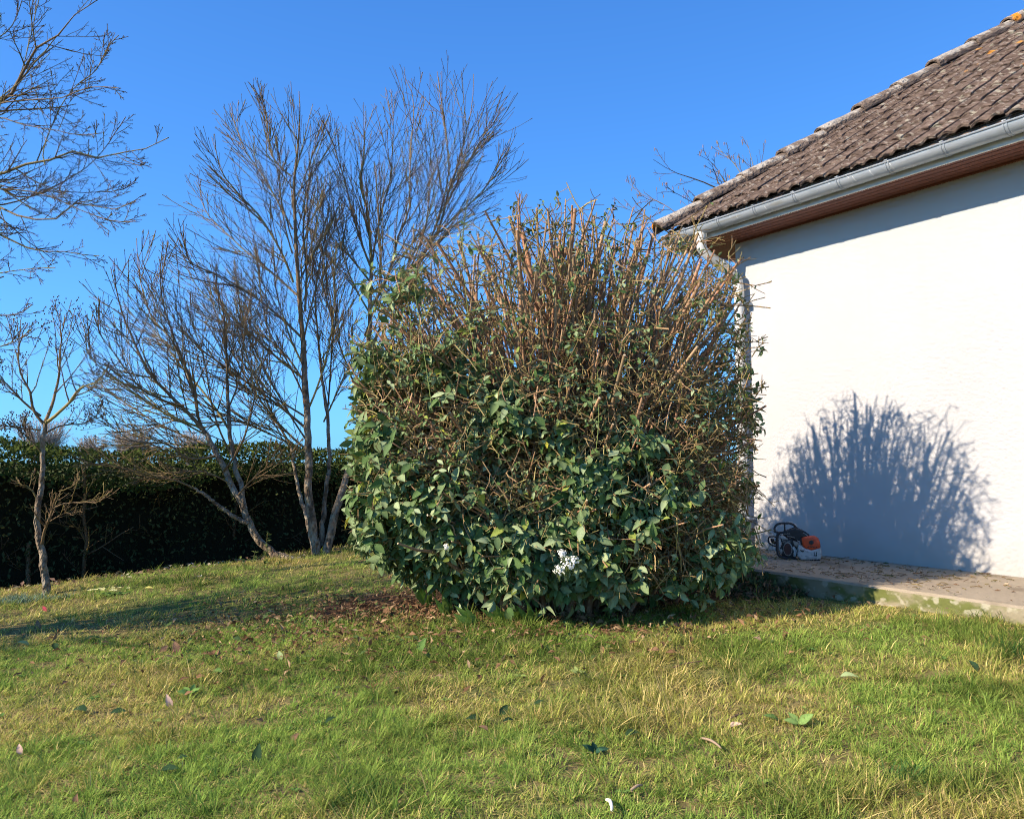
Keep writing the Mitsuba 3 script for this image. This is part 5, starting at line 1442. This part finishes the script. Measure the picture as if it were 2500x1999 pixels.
# engine: silver block with dark openings
saw_plate([(640, 745), (720, 740), (840, 830), (1000, 870), (1090, 930), (1060, 1010), (1080, 1240), (1000, 1300), (700, 1290), (625, 1200), (620, 900)], -0.07, 0.025, 0.008, 'mat_black', 'crankcase')
saw_plate([(650, 755), (715, 748), (835, 832), (800, 850), (690, 840), (650, 810)], 0.02, 0.034, 0.003, 'mat_saw_grey', 'front_cover')
saw_plate([(612, 850), (660, 850), (680, 960), (655, 1055), (612, 1050)], 0.02, 0.036, 0.003, 'mat_saw_grey', 'brake_cover')
saw_plate([(960, 870), (1090, 915), (1085, 985), (1040, 1030), (985, 985)], 0.015, 0.04, 0.004, 'mat_steel', 'cylinder')
for i in range(5):
    saw_plate([(690 + 4 * i, 858 + 16 * i), (900 - 6 * i, 880 + 20 * i), (900 - 6 * i, 886 + 20 * i), (690 + 4 * i, 864 + 16 * i)], 0.022, 0.034, 0.0006, 'mat_steel', 'cooling_fin', smooth=False)
ringp = affinity.translate(affinity.scale(Point(0, 0).buffer(1, 20), 95 * QS, 150 * QS), *sp_([(830, 1090)])[0])
for sc_, d0, d1, mt, nm in ((1.16, 0.020, 0.034, 'mat_steel', 'sprocket_rim'), (1.0, 0.0342, 0.040, 'mat_maroon', 'sprocket_cover')):
    m = prism(affinity.scale(ringp, sc_, sc_), d1 - d0, 0.002, 2); m.apply_translation([0, 0, d0]); m.apply_transform(SM)
    part(saw, nm, mikit.ply(m, mt, smooth=40))
saw_plate([(930, 1040), (985, 1010), (1050, 1120), (1010, 1280), (955, 1270), (975, 1130)], 0.02, 0.036, 0.003, 'mat_saw_grey', 'guard_plate')
saw_plate([(640, 1090), (690, 1100), (700, 1150), (680, 1230), (640, 1225)], 0.02, 0.033, 0.002, 'mat_steel', 'bar_nut_plate')
# black top: filter housing, linkage
saw_plate([(700, 690), (900, 600), (1010, 560), (1110, 590), (1180, 600), (1190, 680), (1290, 760), (1160, 790), (1120, 880), (980, 850), (760, 760)], -0.05, 0.02, 0.006, 'mat_black', 'filter_housing')
saw_plate([(740, 705), (890, 690), (892, 706), (742, 722)], 0.018, 0.023, 0.001, 'mat_steel', 'link_rod', smooth=False)
saw_plate([(820, 748), (1010, 795), (1006, 810), (818, 764)], 0.018, 0.023, 0.001, 'mat_steel', 'link_rod', smooth=False)
saw_tube([(1140, 615), (1240, 670), (1340, 742)], (-0.03, -0.03), 0.006, 'mat_black', 'throttle_cable', 10)
saw_tube([(640, 690), (560, 680), (505, 650), (500, 600), (530, 520), (600, 468), (720, 448), (860, 448), (960, 478), (1020, 545), (1080, 600)], (0.01, -0.03), 0.0078, 'mat_black', 'front_handle', 48)
saw_tube([(500, 640), (600, 690), (700, 680), (800, 645), (920, 590), (1000, 560)], (0.01, -0.02), 0.0085, 'mat_black', 'handle_bar', 24)
saw_tube([(758, 452), (756, 530), (752, 660)], (0.0, 0.0), 0.006, 'mat_black', 'handle_post', 8)
saw_tube([(640, 700), (590, 740), (572, 850), (568, 1050), (585, 1200), (640, 1290), (820, 1325)], (0.03, 0.03), 0.0105, 'mat_black', 'hand_guard', 30)
saw_tube([(565, 815), (460, 800), (370, 810), (338, 870), (345, 940), (400, 1005), (550, 1045)], (-0.02, -0.01), 0.0055, 'mat_black', 'rear_handle', 30)
saw_tube([(430, 860), (450, 940), (540, 960)], (-0.03, -0.03), 0.012, 'mat_black', 'throttle_trigger', 12)
saw_plate([(1080, 1300), (1600, 1300), (1590, 1344), (1100, 1345)], -0.07, 0.05, 0.004, 'mat_black', 'base_plate')
saw_plate([(600, 1290), (1010, 1290), (1000, 1344), (640, 1344)], -0.06, 0.02, 0.004, 'mat_black', 'foot')
# the guide bar points away along the wall
saw_plate([(640, 1000), (700, 1000), (700, 1200), (640, 1200)], -0.02, -0.014, 0.001, 'mat_steel', 'guide_bar', smooth=False)
